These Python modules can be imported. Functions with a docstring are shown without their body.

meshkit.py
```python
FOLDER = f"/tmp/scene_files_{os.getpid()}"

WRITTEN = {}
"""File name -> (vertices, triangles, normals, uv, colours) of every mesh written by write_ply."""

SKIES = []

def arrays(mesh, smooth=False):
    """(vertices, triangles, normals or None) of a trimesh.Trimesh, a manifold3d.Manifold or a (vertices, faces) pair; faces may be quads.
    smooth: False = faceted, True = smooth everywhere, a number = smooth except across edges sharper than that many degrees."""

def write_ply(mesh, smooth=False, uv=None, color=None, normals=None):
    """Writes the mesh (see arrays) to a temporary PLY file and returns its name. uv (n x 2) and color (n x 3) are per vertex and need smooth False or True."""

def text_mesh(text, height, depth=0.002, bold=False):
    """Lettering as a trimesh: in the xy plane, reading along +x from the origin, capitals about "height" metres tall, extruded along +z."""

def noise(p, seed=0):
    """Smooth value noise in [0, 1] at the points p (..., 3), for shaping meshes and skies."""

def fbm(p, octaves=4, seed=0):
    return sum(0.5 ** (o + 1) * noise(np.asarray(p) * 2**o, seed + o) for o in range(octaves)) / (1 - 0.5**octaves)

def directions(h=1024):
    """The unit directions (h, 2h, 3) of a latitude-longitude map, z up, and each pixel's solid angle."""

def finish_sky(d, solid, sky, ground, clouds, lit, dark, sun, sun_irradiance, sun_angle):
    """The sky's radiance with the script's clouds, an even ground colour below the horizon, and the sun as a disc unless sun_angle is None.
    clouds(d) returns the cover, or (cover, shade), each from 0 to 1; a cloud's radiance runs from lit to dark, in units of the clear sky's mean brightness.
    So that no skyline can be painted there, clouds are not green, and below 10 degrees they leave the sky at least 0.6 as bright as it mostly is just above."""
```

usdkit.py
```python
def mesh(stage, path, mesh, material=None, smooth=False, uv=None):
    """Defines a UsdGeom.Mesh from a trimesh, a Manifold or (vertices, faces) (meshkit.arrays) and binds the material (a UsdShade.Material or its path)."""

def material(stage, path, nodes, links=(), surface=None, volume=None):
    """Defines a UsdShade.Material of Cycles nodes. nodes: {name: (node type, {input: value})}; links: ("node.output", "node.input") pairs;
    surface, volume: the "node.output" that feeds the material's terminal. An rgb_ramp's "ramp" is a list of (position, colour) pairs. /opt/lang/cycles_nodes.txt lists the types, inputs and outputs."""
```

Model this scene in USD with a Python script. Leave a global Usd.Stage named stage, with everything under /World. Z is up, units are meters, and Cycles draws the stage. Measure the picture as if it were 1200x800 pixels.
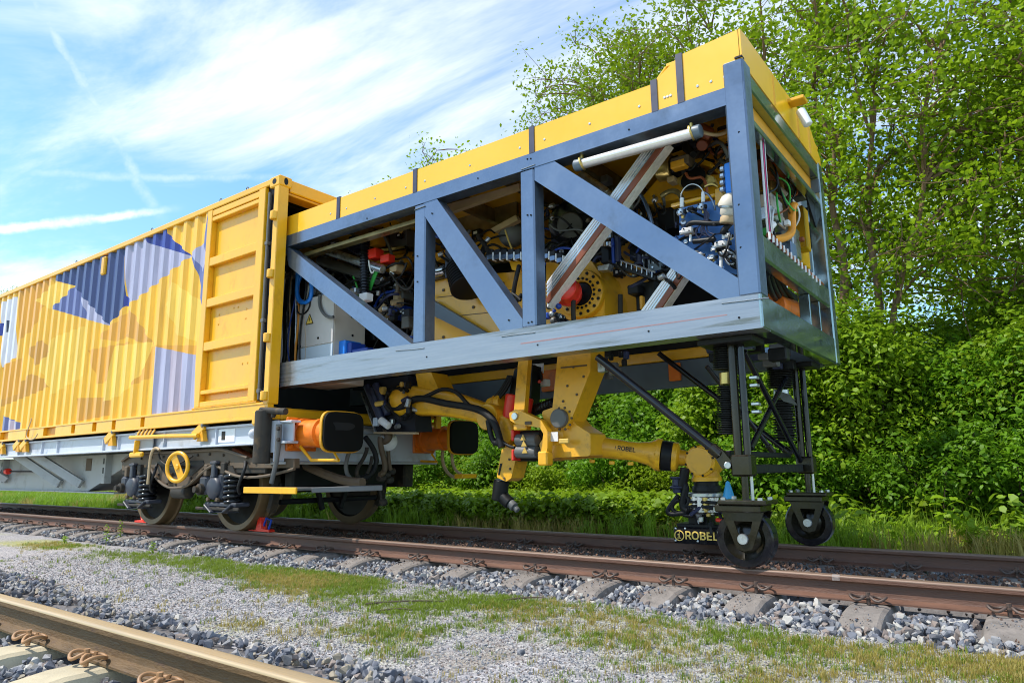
import math, numpy as np, trimesh, usdkit, meshkit
from shapely.geometry import Polygon, box as sbox
from shapely.ops import triangulate
from pxr import Usd, UsdGeom, UsdLux, UsdShade, Gf, Sdf, Vt

stage = Usd.Stage.CreateInMemory()
UsdGeom.SetStageUpAxis(stage, 'Z'); UsdGeom.SetStageMetersPerUnit(stage, 1.0)
UsdGeom.Xform.Define(stage, '/World'); UsdGeom.Scope.Define(stage, '/World/Looks')

# ------------------------------------------------------------------ camera
# x runs along the track, y across it (away from the camera), z = 0 at the top of the rails
CAM = np.array([0.0, -4.467, 0.614]); FPX = 813.87; YAW, PITCH, ROLL = -0.64032, 0.181958, -0.0109355
_F = np.array([math.sin(YAW)*math.cos(PITCH), math.cos(YAW)*math.cos(PITCH), math.sin(PITCH)])
_r0 = np.array([math.cos(YAW), -math.sin(YAW), 0.0]); _u0 = np.cross(_r0, _F)
_R = math.cos(ROLL)*_r0 + math.sin(ROLL)*_u0; _U = -math.sin(ROLL)*_r0 + math.cos(ROLL)*_u0
cam = UsdGeom.Camera.Define(stage, '/World/camera')
cam.CreateHorizontalApertureAttr(36.0); cam.CreateVerticalApertureAttr(24.0)
cam.CreateFocalLengthAttr(36.0*FPX/1200); cam.CreateClippingRangeAttr(Gf.Vec2f(0.05, 2000))
EXPOSURE = 0.66
cam.CreateExposureAttr(EXPOSURE)
_m = Gf.Matrix4d(*_R, 0, *_U, 0, *(-_F), 0, *CAM, 1)
cam.AddTransformOp().Set(_m)

def P(u, v, x=None, y=None, z=None):
    """the point of the plane x, y or z = given that was surveyed at (u, v) of the photograph"""
    d = (u-600)/FPX*_R + (400-v)/FPX*_U + _F
    i, val = (0, x) if x is not None else (1, y) if y is not None else (2, z)
    return CAM + d*(val-CAM[i])/d[i]

# ------------------------------------------------------------------ sun and sky
SUN = np.array([-0.66, -0.75, 0.0]); SUN /= np.linalg.norm(SUN); ELEV = math.radians(57)
SUN = np.array([*(SUN[:2]*math.cos(ELEV)), math.sin(ELEV)])
sun = UsdLux.DistantLight.Define(stage, '/World/sun')
sun.CreateIntensityAttr(1.0); sun.CreateAngleAttr(0.5); sun.CreateNormalizeAttr(True); sun.CreateColorAttr(Gf.Vec3f(1.0, 0.95, 0.86))
_z = SUN; _x = np.cross([0, 0, 1.0], _z); _x /= np.linalg.norm(_x); _y = np.cross(_z, _x)
sun.AddTransformOp().Set(Gf.Matrix4d(*_x, 0, *_y, 0, *_z, 0, 0, 0, 0, 1))

SKY_STRENGTH = 0.15
def plane_n(a, b):
    n = np.cross(a, b); return n/np.linalg.norm(n)
def ray(u, v):
    d = (u-600)/FPX*_R + (400-v)/FPX*_U + _F
    return d/np.linalg.norm(d)
def sky_material():
    nodes = {
        'tc': ('texture_coordinate', {}),
        'sky': ('sky_texture', dict(sky_type='single_scattering', sun_disc=False, sun_elevation=ELEV, sun_rotation=math.atan2(SUN[0], SUN[1]), altitude=200.0, air_density=1.0, aerosol_density=0.6, ozone_density=1.6)),
        'sep': ('separate_xyz', {}), 'zz': ('math', dict(math_type='maximum', value2=0.06)), 'inv': ('math', dict(math_type='divide', value1=1.0)),
        'flat': ('vector_math', dict(math_type='scale')),
        'map1': ('mapping', dict(mapping_type='point', rotation=(0, 0, 0.75), scale=(0.45, 1.25, 0.0), location=(1.9, 4.6, 0))),
        'n1': ('noise_texture', dict(scale=1.15, detail=9.0, roughness=0.62, distortion=0.7)),
        'map2': ('mapping', dict(mapping_type='point', rotation=(0, 0, 0.3), scale=(0.5, 0.5, 0.0), location=(0.6, 4.2, 0))),
        'n2': ('noise_texture', dict(scale=0.8, detail=4.0, roughness=0.5)),
        'sum': ('math', dict(math_type='multiply_add', value2=0.55)),
        'c': ('map_range', dict(range_type='smoothstep', from_min=0.65, from_max=1.06, to_min=0.0, to_max=0.92, clamp=True)),
        'hz': ('map_range', dict(from_min=0.0, from_max=0.6, to_min=0.03, to_max=0.0, clamp=True)),
        'tint': ('mix', dict(mix_type='multiply', fac=1.0, color2=(0.88, 1.14, 1.17))),
        'addhz': ('math', dict(math_type='add')),
        'cl': ('mix', dict(mix_type='mix', color2=(5.8, 6.0, 6.35))),
        'bg': ('background_shader', dict(strength=SKY_STRENGTH))}
    links = [('tc.generated', 'sky.vector'), ('tc.generated', 'sep.vector'), ('sep.z', 'zz.value1'), ('zz.value', 'inv.value2'),
             ('tc.generated', 'flat.vector1'), ('inv.value', 'flat.scale'), ('flat.vector', 'map1.vector'), ('flat.vector', 'map2.vector'),
             ('map1.vector', 'n1.vector'), ('map2.vector', 'n2.vector'), ('n2.fac', 'sum.value1'), ('n1.fac', 'sum.value3'), ('sep.z', 'hz.value'),
             ('hz.result', 'addhz.value1'), ('sum.value', 'addhz.value2'), ('addhz.value', 'c.value')]
    last = 'c.result'
    # aircraft trails: narrow bands along great circles, frayed by noise, ending where they fade out
    trails = [((-60, 276), (190, 247), 0.0045, 0.85), ((30, -20), (182, 245), 0.0065, 0.38), ((40, 205), (330, 208), 0.0045, 0.3)]
    nodes['tn'] = ('noise_texture', dict(scale=16.0, detail=6.0, roughness=0.65)); links.append(('tc.generated', 'tn.vector'))
    nodes['tb'] = ('noise_texture', dict(scale=13.0, detail=5.0, roughness=0.7)); nodes['tbr'] = ('map_range', dict(from_min=0.32, from_max=0.56, to_min=0.2, to_max=1.0, clamp=True)); links += [('tc.generated', 'tb.vector'), ('tb.fac', 'tbr.value')]
    nodes['tnc'] = ('math', dict(math_type='subtract', value2=0.5)); links.append(('tn.fac', 'tnc.value1'))
    for i, (a, b, w, s) in enumerate(trails):
        ra, rb = ray(*a), ray(*b); n = plane_n(ra, rb); mid = (ra+rb)/np.linalg.norm(ra+rb); half = math.cos(math.acos(np.clip(ra@rb, -1, 1))/2)
        nodes[f'd{i}'] = ('vector_math', dict(math_type='dot_product', vector2=n)); links.append(('tc.generated', f'd{i}.vector1'))
        nodes[f'dn{i}'] = ('math', dict(math_type='multiply_add', value2=w*4.0)); links += [('tnc.value', f'dn{i}.value1'), (f'd{i}.value', f'dn{i}.value3')]
        nodes[f'ab{i}'] = ('math', dict(math_type='absolute')); links.append((f'dn{i}.value', f'ab{i}.value1'))
        nodes[f'w{i}'] = ('map_range', dict(range_type='smoothstep', from_min=0.0, from_max=w*1.7, to_min=s, to_max=0.0, clamp=True)); links.append((f'ab{i}.value', f'w{i}.value'))
        nodes[f'm{i}'] = ('vector_math', dict(math_type='dot_product', vector2=mid)); links.append(('tc.generated', f'm{i}.vector1'))
        nodes[f'e{i}'] = ('map_range', dict(range_type='smoothstep', from_min=half-0.004, from_max=half+0.004, to_min=0.0, to_max=1.0, clamp=True)); links.append((f'm{i}.value', f'e{i}.value'))
        nodes[f'p{i}'] = ('math', dict(math_type='multiply')); links += [(f'w{i}.result', f'p{i}.value1'), (f'e{i}.result', f'p{i}.value2')]
        nodes[f'x{i}'] = ('math', dict(math_type='maximum')); nodes[f'q{i}'] = ('math', dict(math_type='multiply')); links += [(f'p{i}.value', f'q{i}.value1'), ('tbr.result', f'q{i}.value2'), (last, f'x{i}.value1'), (f'q{i}.value', f'x{i}.value2')]
        last = f'x{i}.value'
    links += [(last, 'cl.fac'), ('sky.color', 'tint.color1'), ('tint.color', 'cl.color1'), ('cl.color', 'bg.color')]
    return usdkit.material(stage, '/World/Looks/sky', nodes, links, surface='bg.background')
dome = UsdLux.DomeLight.Define(stage, '/World/sky')
dome.GetPrim().SetCustomDataByKey('kind', 'structure')
UsdShade.MaterialBindingAPI.Apply(dome.GetPrim()).Bind(sky_material())

# ------------------------------------------------------------------ names, things, parts
_used = {}
def fresh(parent, name):
    k = _used.get((parent, name), -1) + 1; _used[(parent, name)] = k
    return f'{parent}/{name}' + (f'_{k:03d}' if k else '')
def tag(prim, label=None, cat=None, group=None, kind=None):
    prim = prim.GetPrim() if hasattr(prim, 'GetPrim') else prim
    for k, v in (('label', label), ('category', cat), ('group', group), ('kind', kind)):
        if v: prim.SetCustomDataByKey(k, v)
    return prim
BASE = {}
def thing(name, label, cat, loc=(0, 0, 0), group=None, kind=None, rz=0.0):
    path = fresh('/World', name)
    x = UsdGeom.Xform.Define(stage, path); x.AddTranslateOp().Set(Gf.Vec3d(*map(float, loc)))
    if rz: x.AddRotateZOp().Set(math.degrees(rz))
    BASE[path] = np.array(loc, float)
    tag(x, label, cat, group, kind); return path
def structure(name, loc=(0, 0, 0)):
    path = fresh('/World', name)
    x = UsdGeom.Xform.Define(stage, path); x.AddTranslateOp().Set(Gf.Vec3d(*map(float, loc))); BASE[path] = np.array(loc, float)
    tag(x, kind='structure'); return path
def part(name, mesh, m, parent='/World', smooth=35, label=None, kind=None, uv=None, local=False):
    """one Mesh prim; mesh in world coordinates, moved to its thing's base (local: already there)"""
    v, f = arr(mesh)
    root = '/'.join(parent.split('/')[:3])
    if not local and root in BASE: v = v - BASE[root]
    path = fresh(parent, name)
    mm = usdkit.mesh(stage, path, (v, f), M[m] if isinstance(m, str) else m, smooth=smooth)
    tag(mm, label, kind=kind); return path
def copy(src, name, loc, rz=0.0, scale=1.0, label=None, cat=None, group=None):
    was = stage.GetPrimAtPath(src).GetCustomData()
    path = thing(name, label or was.get('label'), cat or was.get('category'), loc, group or was.get('group'), rz=rz)
    pr = stage.GetPrimAtPath(path)
    if scale != 1.0: UsdGeom.Xformable(pr).AddScaleOp().Set(Gf.Vec3f(*( [scale]*3 if np.isscalar(scale) else scale)))
    pr.GetReferences().AddInternalReference(Sdf.Path(src)); pr.SetInstanceable(True)
    for k, v in (('label', label or was.get('label')), ('category', cat or was.get('category')), ('group', group or was.get('group'))):
        if v: pr.SetCustomDataByKey(k, v)
    return path

# ------------------------------------------------------------------ mesh helpers
def arr(m):
    if isinstance(m, MB): return m.get()
    if hasattr(m, 'vertices'): return np.array(m.vertices, float), np.array(m.faces, int)
    v, f = np.asarray(m[0], float), np.asarray(m[1], int)
    if f.shape[1] == 4: f = np.vstack([f[:, [0, 1, 2]], f[:, [0, 2, 3]]])
    return v, f
class MB:
    def __init__(s): s.v, s.f, s.n = [], [], 0
    def add(s, *ms):
        for m in ms:
            v, f = arr(m); s.v.append(v); s.f.append(f + s.n); s.n += len(v)
        return s
    def get(s): return np.vstack(s.v), np.vstack(s.f)
def nrm(a):
    a = np.asarray(a, float); return a/np.linalg.norm(a)
def frame(d, up=(0, 0, 1.0)):
    d = nrm(d); up = np.asarray(up, float)
    if abs(d @ nrm(up)) > 0.98: up = np.array([1.0, 0, 0]) if abs(d[0]) < 0.9 else np.array([0, 1.0, 0])
    s = nrm(np.cross(up, d)); return s, np.cross(d, s), d
_cham = {}
def unit_cham(bx, by, bz):
    key = (round(bx, 3), round(by, 3), round(bz, 3))
    if key not in _cham:
        pts = []
        for sx in (-.5, .5):
            for sy in (-.5, .5):
                for sz in (-.5, .5):
                    ax, ay, az = np.sign(sx)*bx, np.sign(sy)*by, np.sign(sz)*bz
                    pts += [(sx-ax, sy-ay, sz), (sx-ax, sy, sz-az), (sx, sy-ay, sz-az)]
        h = trimesh.Trimesh(np.array(pts)).convex_hull
        _cham[key] = (np.array(h.vertices), np.array(h.faces))
    return _cham[key]
def box(c, size, axes=None, b=0.006):
    size = np.asarray(size, float); bb = min(b, 0.3*size.min())
    if b <= 0: t = trimesh.creation.box(); v, f = np.array(t.vertices), np.array(t.faces)
    else: v, f = unit_cham(*(bb/size))
    v = v*size
    if axes is not None: v = v @ np.array(axes)
    return v + np.asarray(c, float), f
def bb(x0, x1, y0, y1, z0, z1, b=0.006):
    return box(((x0+x1)/2, (y0+y1)/2, (z0+z1)/2), (abs(x1-x0), abs(y1-y0), abs(z1-z0)), b=b)
def beam(p0, p1, w, h, up=(0, 0, 1.0), b=0.006):
    """bar from p0 to p1, w across and h along up"""
    p0, p1 = np.asarray(p0, float), np.asarray(p1, float); s, u, d = frame(p1-p0, up)
    return box((p0+p1)/2, (w, h, np.linalg.norm(p1-p0)), [s, u, d], b)
def tube(pts, r, n=10, smooth=0, cap=True):
    p = np.asarray(pts, float)
    if smooth and len(p) > 2:
        from scipy.interpolate import CubicSpline
        t = np.r_[0, np.cumsum(np.linalg.norm(np.diff(p, axis=0), axis=1)**0.5)]
        tt = np.linspace(0, t[-1], smooth); 
        rr = np.interp(tt, t, np.broadcast_to(r, (len(p),))); p = CubicSpline(t, p)(tt); r = rr
    r = np.broadcast_to(r, (len(p),)).astype(float)
    T = np.gradient(p, axis=0); T /= np.linalg.norm(T, axis=1, keepdims=True) + 1e-12
    a = np.cross(T[0], [0, 0, 1.0] if abs(T[0][2]) < .9 else [1.0, 0, 0]); a /= np.linalg.norm(a)
    A = [a]
    for i in range(1, len(p)):
        a = A[-1] - T[i]*(A[-1] @ T[i]); a /= np.linalg.norm(a) + 1e-12; A.append(a)
    A = np.array(A); B = np.cross(T, A); ang = np.arange(n)*2*np.pi/n
    v = p[:, None] + r[:, None, None]*(np.cos(ang)[None, :, None]*A[:, None] + np.sin(ang)[None, :, None]*B[:, None]); v = v.reshape(-1, 3)
    i, j = np.meshgrid(np.arange(len(p)-1), np.arange(n), indexing='ij')
    q = np.stack([i*n+j, i*n+(j+1) % n, (i+1)*n+(j+1) % n, (i+1)*n+j], -1).reshape(-1, 4)
    f = np.vstack([q[:, [0, 1, 2]], q[:, [0, 2, 3]]])
    if cap:
        k = len(v); v = np.vstack([v, p[0], p[-1]]); e = (len(p)-1)*n; jj = np.arange(n)
        f = np.vstack([f, np.c_[np.full(n, k), (jj+1) % n, jj], np.c_[np.full(n, k+1), e+jj, e+(jj+1) % n]])
    return v, f
def cyl(p0, p1, r, n=20, b=0.15):
    """capped cylinder with a small bevel"""
    p0, p1 = np.asarray(p0, float), np.asarray(p1, float); L = np.linalg.norm(p1-p0); c = min(b*r, .3*L, 0.01)
    return lathe([(0, 0), (r-c, 0), (r, c), (r, L-c), (r-c, L), (0, L)], p0, p1-p0, n)
def lathe(prof, origin, axis, n=24):
    """prof: (radius, distance along the axis)"""
    s, u, d = frame(axis); prof = np.asarray(prof, float); a = np.arange(n)*2*np.pi/n
    ring = np.cos(a)[:, None]*s + np.sin(a)[:, None]*u
    v = np.asarray(origin, float) + prof[:, 0][:, None, None]*ring[None] + (prof[:, 1][:, None]*d)[:, None, :]
    v = v.reshape(-1, 3); k = len(prof)
    i, j = np.meshgrid(np.arange(k-1), np.arange(n), indexing='ij')
    q = np.stack([i*n+j, i*n+(j+1) % n, (i+1)*n+(j+1) % n, (i+1)*n+j], -1).reshape(-1, 4)
    m = trimesh.Trimesh(v, np.vstack([q[:, [0, 1, 2]], q[:, [0, 2, 3]]]), process=True)
    m.update_faces(m.nondegenerate_faces())
    return np.array(m.vertices), np.array(m.faces)
def prism(poly, o, ux, uy, depth):
    """polygon in (ux, uy) at o, extruded by depth along ux x uy"""
    if not isinstance(poly, Polygon): poly = Polygon(poly)
    m = trimesh.creation.extrude_polygon(poly.buffer(0), depth, engine='earcut')
    v = np.array(m.vertices); ux, uy = nrm(ux), nrm(uy); uz = np.cross(ux, uy)
    return np.asarray(o, float) + v[:, :1]*ux + v[:, 1:2]*uy + v[:, 2:3]*uz, np.array(m.faces)
def plate(pts, t):
    """flat plate of thickness t through world points lying in one plane"""
    p = np.asarray(pts, float); o = p[0]; ux = nrm(p[1]-o); n = np.zeros(3)
    for i in range(1, len(p)-1): n += np.cross(p[i]-o, p[i+1]-o)
    n = nrm(n); uy = np.cross(n, ux); q = np.c_[(p-o) @ ux, (p-o) @ uy]
    return prism(q, o - n*t/2, ux, uy, t)
def ring_torus(c, axis, R, r, n=28, k=8):
    s, u, d = frame(axis); a = np.linspace(0, 2*np.pi, n+1)[:-1]
    p = np.asarray(c, float) + R*(np.cos(a)[:, None]*s + np.sin(a)[:, None]*u); p = np.vstack([p, p[:2]])
    return tube(p, r, k, cap=False)
def helix(c0, c1, R, r, turns, n=14, k=6):
    s, u, d = frame(np.asarray(c1, float)-np.asarray(c0, float)); t = np.linspace(0, 1, int(turns*n)); a = t*turns*2*np.pi
    p = np.asarray(c0, float) + t[:, None]*(np.asarray(c1, float)-np.asarray(c0, float)) + R*(np.cos(a)[:, None]*s + np.sin(a)[:, None]*u)
    return tube(p, r, k)
def bellows(p0, p1, r0, r1, folds, n=20):
    L = np.linalg.norm(np.asarray(p1, float)-np.asarray(p0, float)); pr = [(0, 0)]
    for i in range(folds):
        a, b = L*i/folds, L*(i+1)/folds; pr += [(r0, a+0.1*(b-a)), (r1, a+.4*(b-a)), (r1, a+.6*(b-a)), (r0, a+.9*(b-a))]
    return lathe(pr + [(0, L)], p0, np.asarray(p1, float)-np.asarray(p0, float), n)
def bolt(c, axis, r=0.012, h=0.01):
    return lathe([(0, 0), (r, 0), (r, h*.8), (r*.8, h), (0, h)], c, axis, 6)
def sphere(c, r, s=2):
    m = trimesh.creation.icosphere(s, r); return np.array(m.vertices)+np.asarray(c, float), np.array(m.faces)
def text(txt, h, o, ux, uy, depth=0.003, bold=True):
    """lettering whose left end stands at o; returns mesh"""
    m = meshkit.text_mesh(txt, h, depth, bold); v = np.array(m.vertices); ux, uy = nrm(ux), nrm(uy); uz = np.cross(ux, uy)
    return np.asarray(o, float) + v[:, :1]*ux + v[:, 1:2]*uy + v[:, 2:3]*uz, np.array(m.faces)
def text_width(txt, h, bold=True):
    m = meshkit.text_mesh(txt, h, 0.002, bold); return m.bounds[1][0]

# ------------------------------------------------------------------ materials
M = {}
def mat(name, col, rough=0.5, metal=0.0, var=0.12, scale=6.0, bump=0.0, bscale=60.0, dirt=None, damt=0.0, dscale=3.0, stretch=(1, 1, 1), coat=0.0, spec=0.5, aniso=None):
    col = np.array(col, float)
    nodes = {'g': ('geometry', {}), 'mp': ('mapping', dict(mapping_type='point', scale=stretch)),
             'n': ('noise_texture', dict(scale=scale, detail=5.0, roughness=0.6)),
             'r': ('rgb_ramp', dict(ramp=[(0.25, col*(1-var)), (0.5, col), (0.75, np.clip(col*(1+var), 0, 1))])),
             'rr': ('map_range', dict(from_min=0.3, from_max=0.7, to_min=max(rough-0.1, 0.03), to_max=min(rough+0.1, 1))),
             'p': ('principled_bsdf', dict(metallic=metal, coat_weight=coat, coat_roughness=0.12, specular_ior_level=spec))}
    links = [('g.position', 'mp.vector'), ('mp.vector', 'n.vector'), ('n.fac', 'r.fac'), ('n.fac', 'rr.value'), ('rr.result', 'p.roughness')]
    out = 'r.color'
    if dirt is not None:
        nodes['dn'] = ('noise_texture', dict(scale=dscale, detail=8.0, roughness=0.7, distortion=0.3))
        nodes['dr'] = ('map_range', dict(range_type='smoothstep', from_min=0.52, from_max=0.72, to_min=0.0, to_max=damt, clamp=True))
        nodes['dm'] = ('mix', dict(mix_type='mix', color2=dirt))
        links += [('mp.vector', 'dn.vector'), ('dn.fac', 'dr.value'), ('dr.result', 'dm.fac'), (out, 'dm.color1')]; out = 'dm.color'
    links.append((out, 'p.base_color'))
    if bump:
        nodes['bn'] = ('noise_texture', dict(scale=bscale, detail=4.0)); nodes['b'] = ('bump', dict(strength=bump, distance=0.01))
        links += [('mp.vector', 'bn.vector'), ('bn.fac', 'b.height'), ('b.normal', 'p.normal')]
    M[name] = usdkit.material(stage, f'/World/Looks/{name}', nodes, links, surface='p.BSDF')
YEL = (0.76, 0.375, 0.008)
mat('yellow', YEL, 0.36, var=0.09, scale=2.5, stretch=(1, 1, .6), dirt=(0.36, 0.15, 0.015), damt=0.35, dscale=5.0, coat=0.25, bump=0.12, bscale=2.2)
mat('arm_yellow', (0.74, 0.37, 0.012), 0.42, var=0.12, scale=5, dirt=(0.20, 0.09, 0.012), damt=0.55, dscale=7, coat=0.15, bump=0.04, bscale=30)
mat('yellow_dirty', (0.66, 0.30, 0.010), 0.45, var=0.10, scale=4, dirt=(0.16, 0.08, 0.02), damt=0.6, dscale=6.0)
mat('yellow_sheet', (0.80, 0.41, 0.009), 0.33, var=0.03, scale=1.2, coat=0.3, bump=0.08, bscale=1.6)
mat('orange', (0.75, 0.17, 0.008), 0.42, var=0.12, scale=9, dirt=(0.2, 0.06, 0.02), damt=0.5, dscale=8)
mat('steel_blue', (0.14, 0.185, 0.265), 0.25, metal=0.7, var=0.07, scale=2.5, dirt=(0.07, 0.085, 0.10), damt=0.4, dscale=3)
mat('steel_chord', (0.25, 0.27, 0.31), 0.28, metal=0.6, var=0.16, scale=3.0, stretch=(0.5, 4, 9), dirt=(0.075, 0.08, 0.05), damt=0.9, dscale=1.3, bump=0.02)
mat('steel_end', (0.30, 0.37, 0.37), 0.14, metal=0.9, var=0.12, scale=3, dirt=(0.10, 0.16, 0.08), damt=0.6, dscale=6, bump=0.06, bscale=5)
mat('galv', (0.46, 0.48, 0.50), 0.3, metal=0.85, var=0.12, scale=14)
mat('alu', (0.86, 0.81, 0.75), 0.3, metal=0.2, var=0.06, scale=4, stretch=(6, 6, 1))
mat('copper', (0.22, 0.055, 0.018), 0.4, metal=0.1, var=0.1)
mat('brass', (0.55, 0.40, 0.13), 0.35, metal=0.8, var=0.15, scale=14)
mat('black', (0.008, 0.008, 0.009), 0.45, var=0.3, scale=18, spec=0.25)
mat('black_gloss', (0.006, 0.006, 0.008), 0.13, var=0.2, scale=10, spec=0.45)
mat('bronze_black', (0.011, 0.009, 0.005), 0.22, metal=0.1, var=0.3, scale=8)
mat('rubber', (0.010, 0.010, 0.011), 0.55, var=0.3, scale=20, spec=0.3)
mat('navy', (0.018, 0.022, 0.06), 0.5, var=0.3, scale=8)
mat('dark_panel', (0.012, 0.0125, 0.017), 0.55, var=0.4, scale=3, spec=0.25)
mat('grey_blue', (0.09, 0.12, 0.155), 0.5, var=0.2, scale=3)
mat('mid_grey', (0.10, 0.10, 0.10), 0.5, var=0.2, scale=8)
mat('wagon_grey', (0.47, 0.50, 0.57), 0.45, var=0.08, scale=3, dirt=(0.26, 0.25, 0.23), damt=0.45, dscale=5)
mat('wagon_trough', (0.36, 0.37, 0.37), 0.55, var=0.12, scale=3, dirt=(0.16, 0.15, 0.12), damt=0.5, dscale=4, bump=0.03)
mat('head_black', (0.004, 0.004, 0.004), 0.6, var=0.3, scale=10, spec=0.15)
mat('wheel_disc', (0.009, 0.008, 0.007), 0.7, var=0.4, scale=10, spec=0.2)
mat('red_scratch', (0.30, 0.14, 0.14), 0.5)
mat('bogie', (0.032, 0.027, 0.022), 0.65, var=0.4, scale=9, dirt=(0.11, 0.07, 0.035), damt=0.7, dscale=7, bump=0.12, spec=0.25)
mat('bogie_blue', (0.026, 0.030, 0.045), 0.5, var=0.3, scale=12, dirt=(0.10, 0.08, 0.06), damt=0.5, dscale=9, bump=0.05)
mat('brake_dust', (0.095, 0.064, 0.038), 0.65, var=0.25, scale=12, bump=0.05)
mat('wheel_tread', (0.13, 0.082, 0.038), 0.5, metal=0.3, var=0.2, scale=14, dirt=(0.16, 0.09, 0.04), damt=0.5, dscale=10)
mat('red', (0.72, 0.03, 0.015), 0.35, var=0.08)
mat('magenta', (0.80, 0.02, 0.20), 0.35, var=0.08)
mat('blue', (0.015, 0.20, 0.75), 0.38, var=0.08)
mat('blue_plate', (0.05, 0.17, 0.48), 0.4, var=0.12, scale=6)
mat('blue_deep', (0.01, 0.05, 0.32), 0.4, var=0.15)
mat('green', (0.04, 0.35, 0.05), 0.5, var=0.1)
mat('white', (0.75, 0.75, 0.76), 0.4, var=0.05)
mat('tube_white', (0.66, 0.61, 0.60), 0.25, metal=0.5, var=0.03, coat=0.4)
mat('cabinet', (0.54, 0.51, 0.50), 0.45, var=0.06, scale=3)
mat('cabinet_low', (0.50, 0.58, 0.68), 0.45, var=0.05)
mat('cabinet_side', (0.52, 0.47, 0.40), 0.5, var=0.08)
mat('paper', (0.72, 0.70, 0.72), 0.6, var=0.06, scale=30)
mat('orange_hose', (0.80, 0.30, 0.02), 0.4, var=0.05)
mat('olive_sheet', (0.24, 0.19, 0.08), 0.22, metal=0.6, var=0.35, scale=3)
mat('gold_text', (0.85, 0.58, 0.12), 0.4, var=0.03)
mat('clear_blue', (0.05, 0.35, 0.65), 0.25, var=0.05)
mat('straw', (0.55, 0.36, 0.08), 0.6, var=0.1)
mat('tan', (0.42, 0.30, 0.17), 0.55, var=0.15, scale=9)
mat('lavender', (0.36, 0.33, 0.62), 0.4)

# ================================================================== SETTING: ground, tracks
rng = np.random.default_rng(11)
def rotz_quats(n, r, tilt=0.0):
    a = r.uniform(0, 2*np.pi, n); q = np.c_[np.cos(a/2), np.zeros(n), np.zeros(n), np.sin(a/2)]
    if tilt:
        ax = r.normal(size=(n, 3)); ax /= np.linalg.norm(ax, axis=1, keepdims=True); t = r.normal(0, tilt, n)
        w = np.c_[np.cos(t/2), ax*np.sin(t/2)[:, None]]; q = qmul(w, q)
    return q
def qmul(a, b):
    w1, x1, y1, z1 = a.T; w2, x2, y2, z2 = b.T
    return np.c_[w1*w2-x1*x2-y1*y2-z1*z2, w1*x2+x1*w2+y1*z2-z1*y2, w1*y2-x1*z2+y1*w2+z1*x2, w1*z2+x1*y2-y1*x2+z1*w2]
def randquats(n, r):
    q = r.normal(size=(n, 4)); return q/np.linalg.norm(q, axis=1, keepdims=True)
def scatter(path, protos, pos, quats, scales, idx):
    pi = UsdGeom.PointInstancer.Define(stage, path); UsdGeom.Scope.Define(stage, path+'/prototypes'); ts = []
    for k, (m, mt, sm) in enumerate(protos):
        p = f'{path}/prototypes/piece_{k:03d}'; usdkit.mesh(stage, p, arr(m), M[mt], smooth=sm); ts.append(Sdf.Path(p))
    pi.CreatePrototypesRel().SetTargets(ts); pi.CreateProtoIndicesAttr(Vt.IntArray.FromNumpy(np.asarray(idx, np.int32)))
    pi.CreatePositionsAttr(Vt.Vec3fArray.FromNumpy(np.asarray(pos, np.float32)))
    sc = np.asarray(scales, np.float32); sc = np.repeat(sc[:, None], 3, 1) if sc.ndim == 1 else sc
    pi.CreateScalesAttr(Vt.Vec3fArray.FromNumpy(np.ascontiguousarray(sc)))
    pi.CreateOrientationsAttr(Vt.QuathArray([Gf.Quath(float(w), float(x), float(y), float(z)) for w, x, y, z in quats]))
    return path

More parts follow.
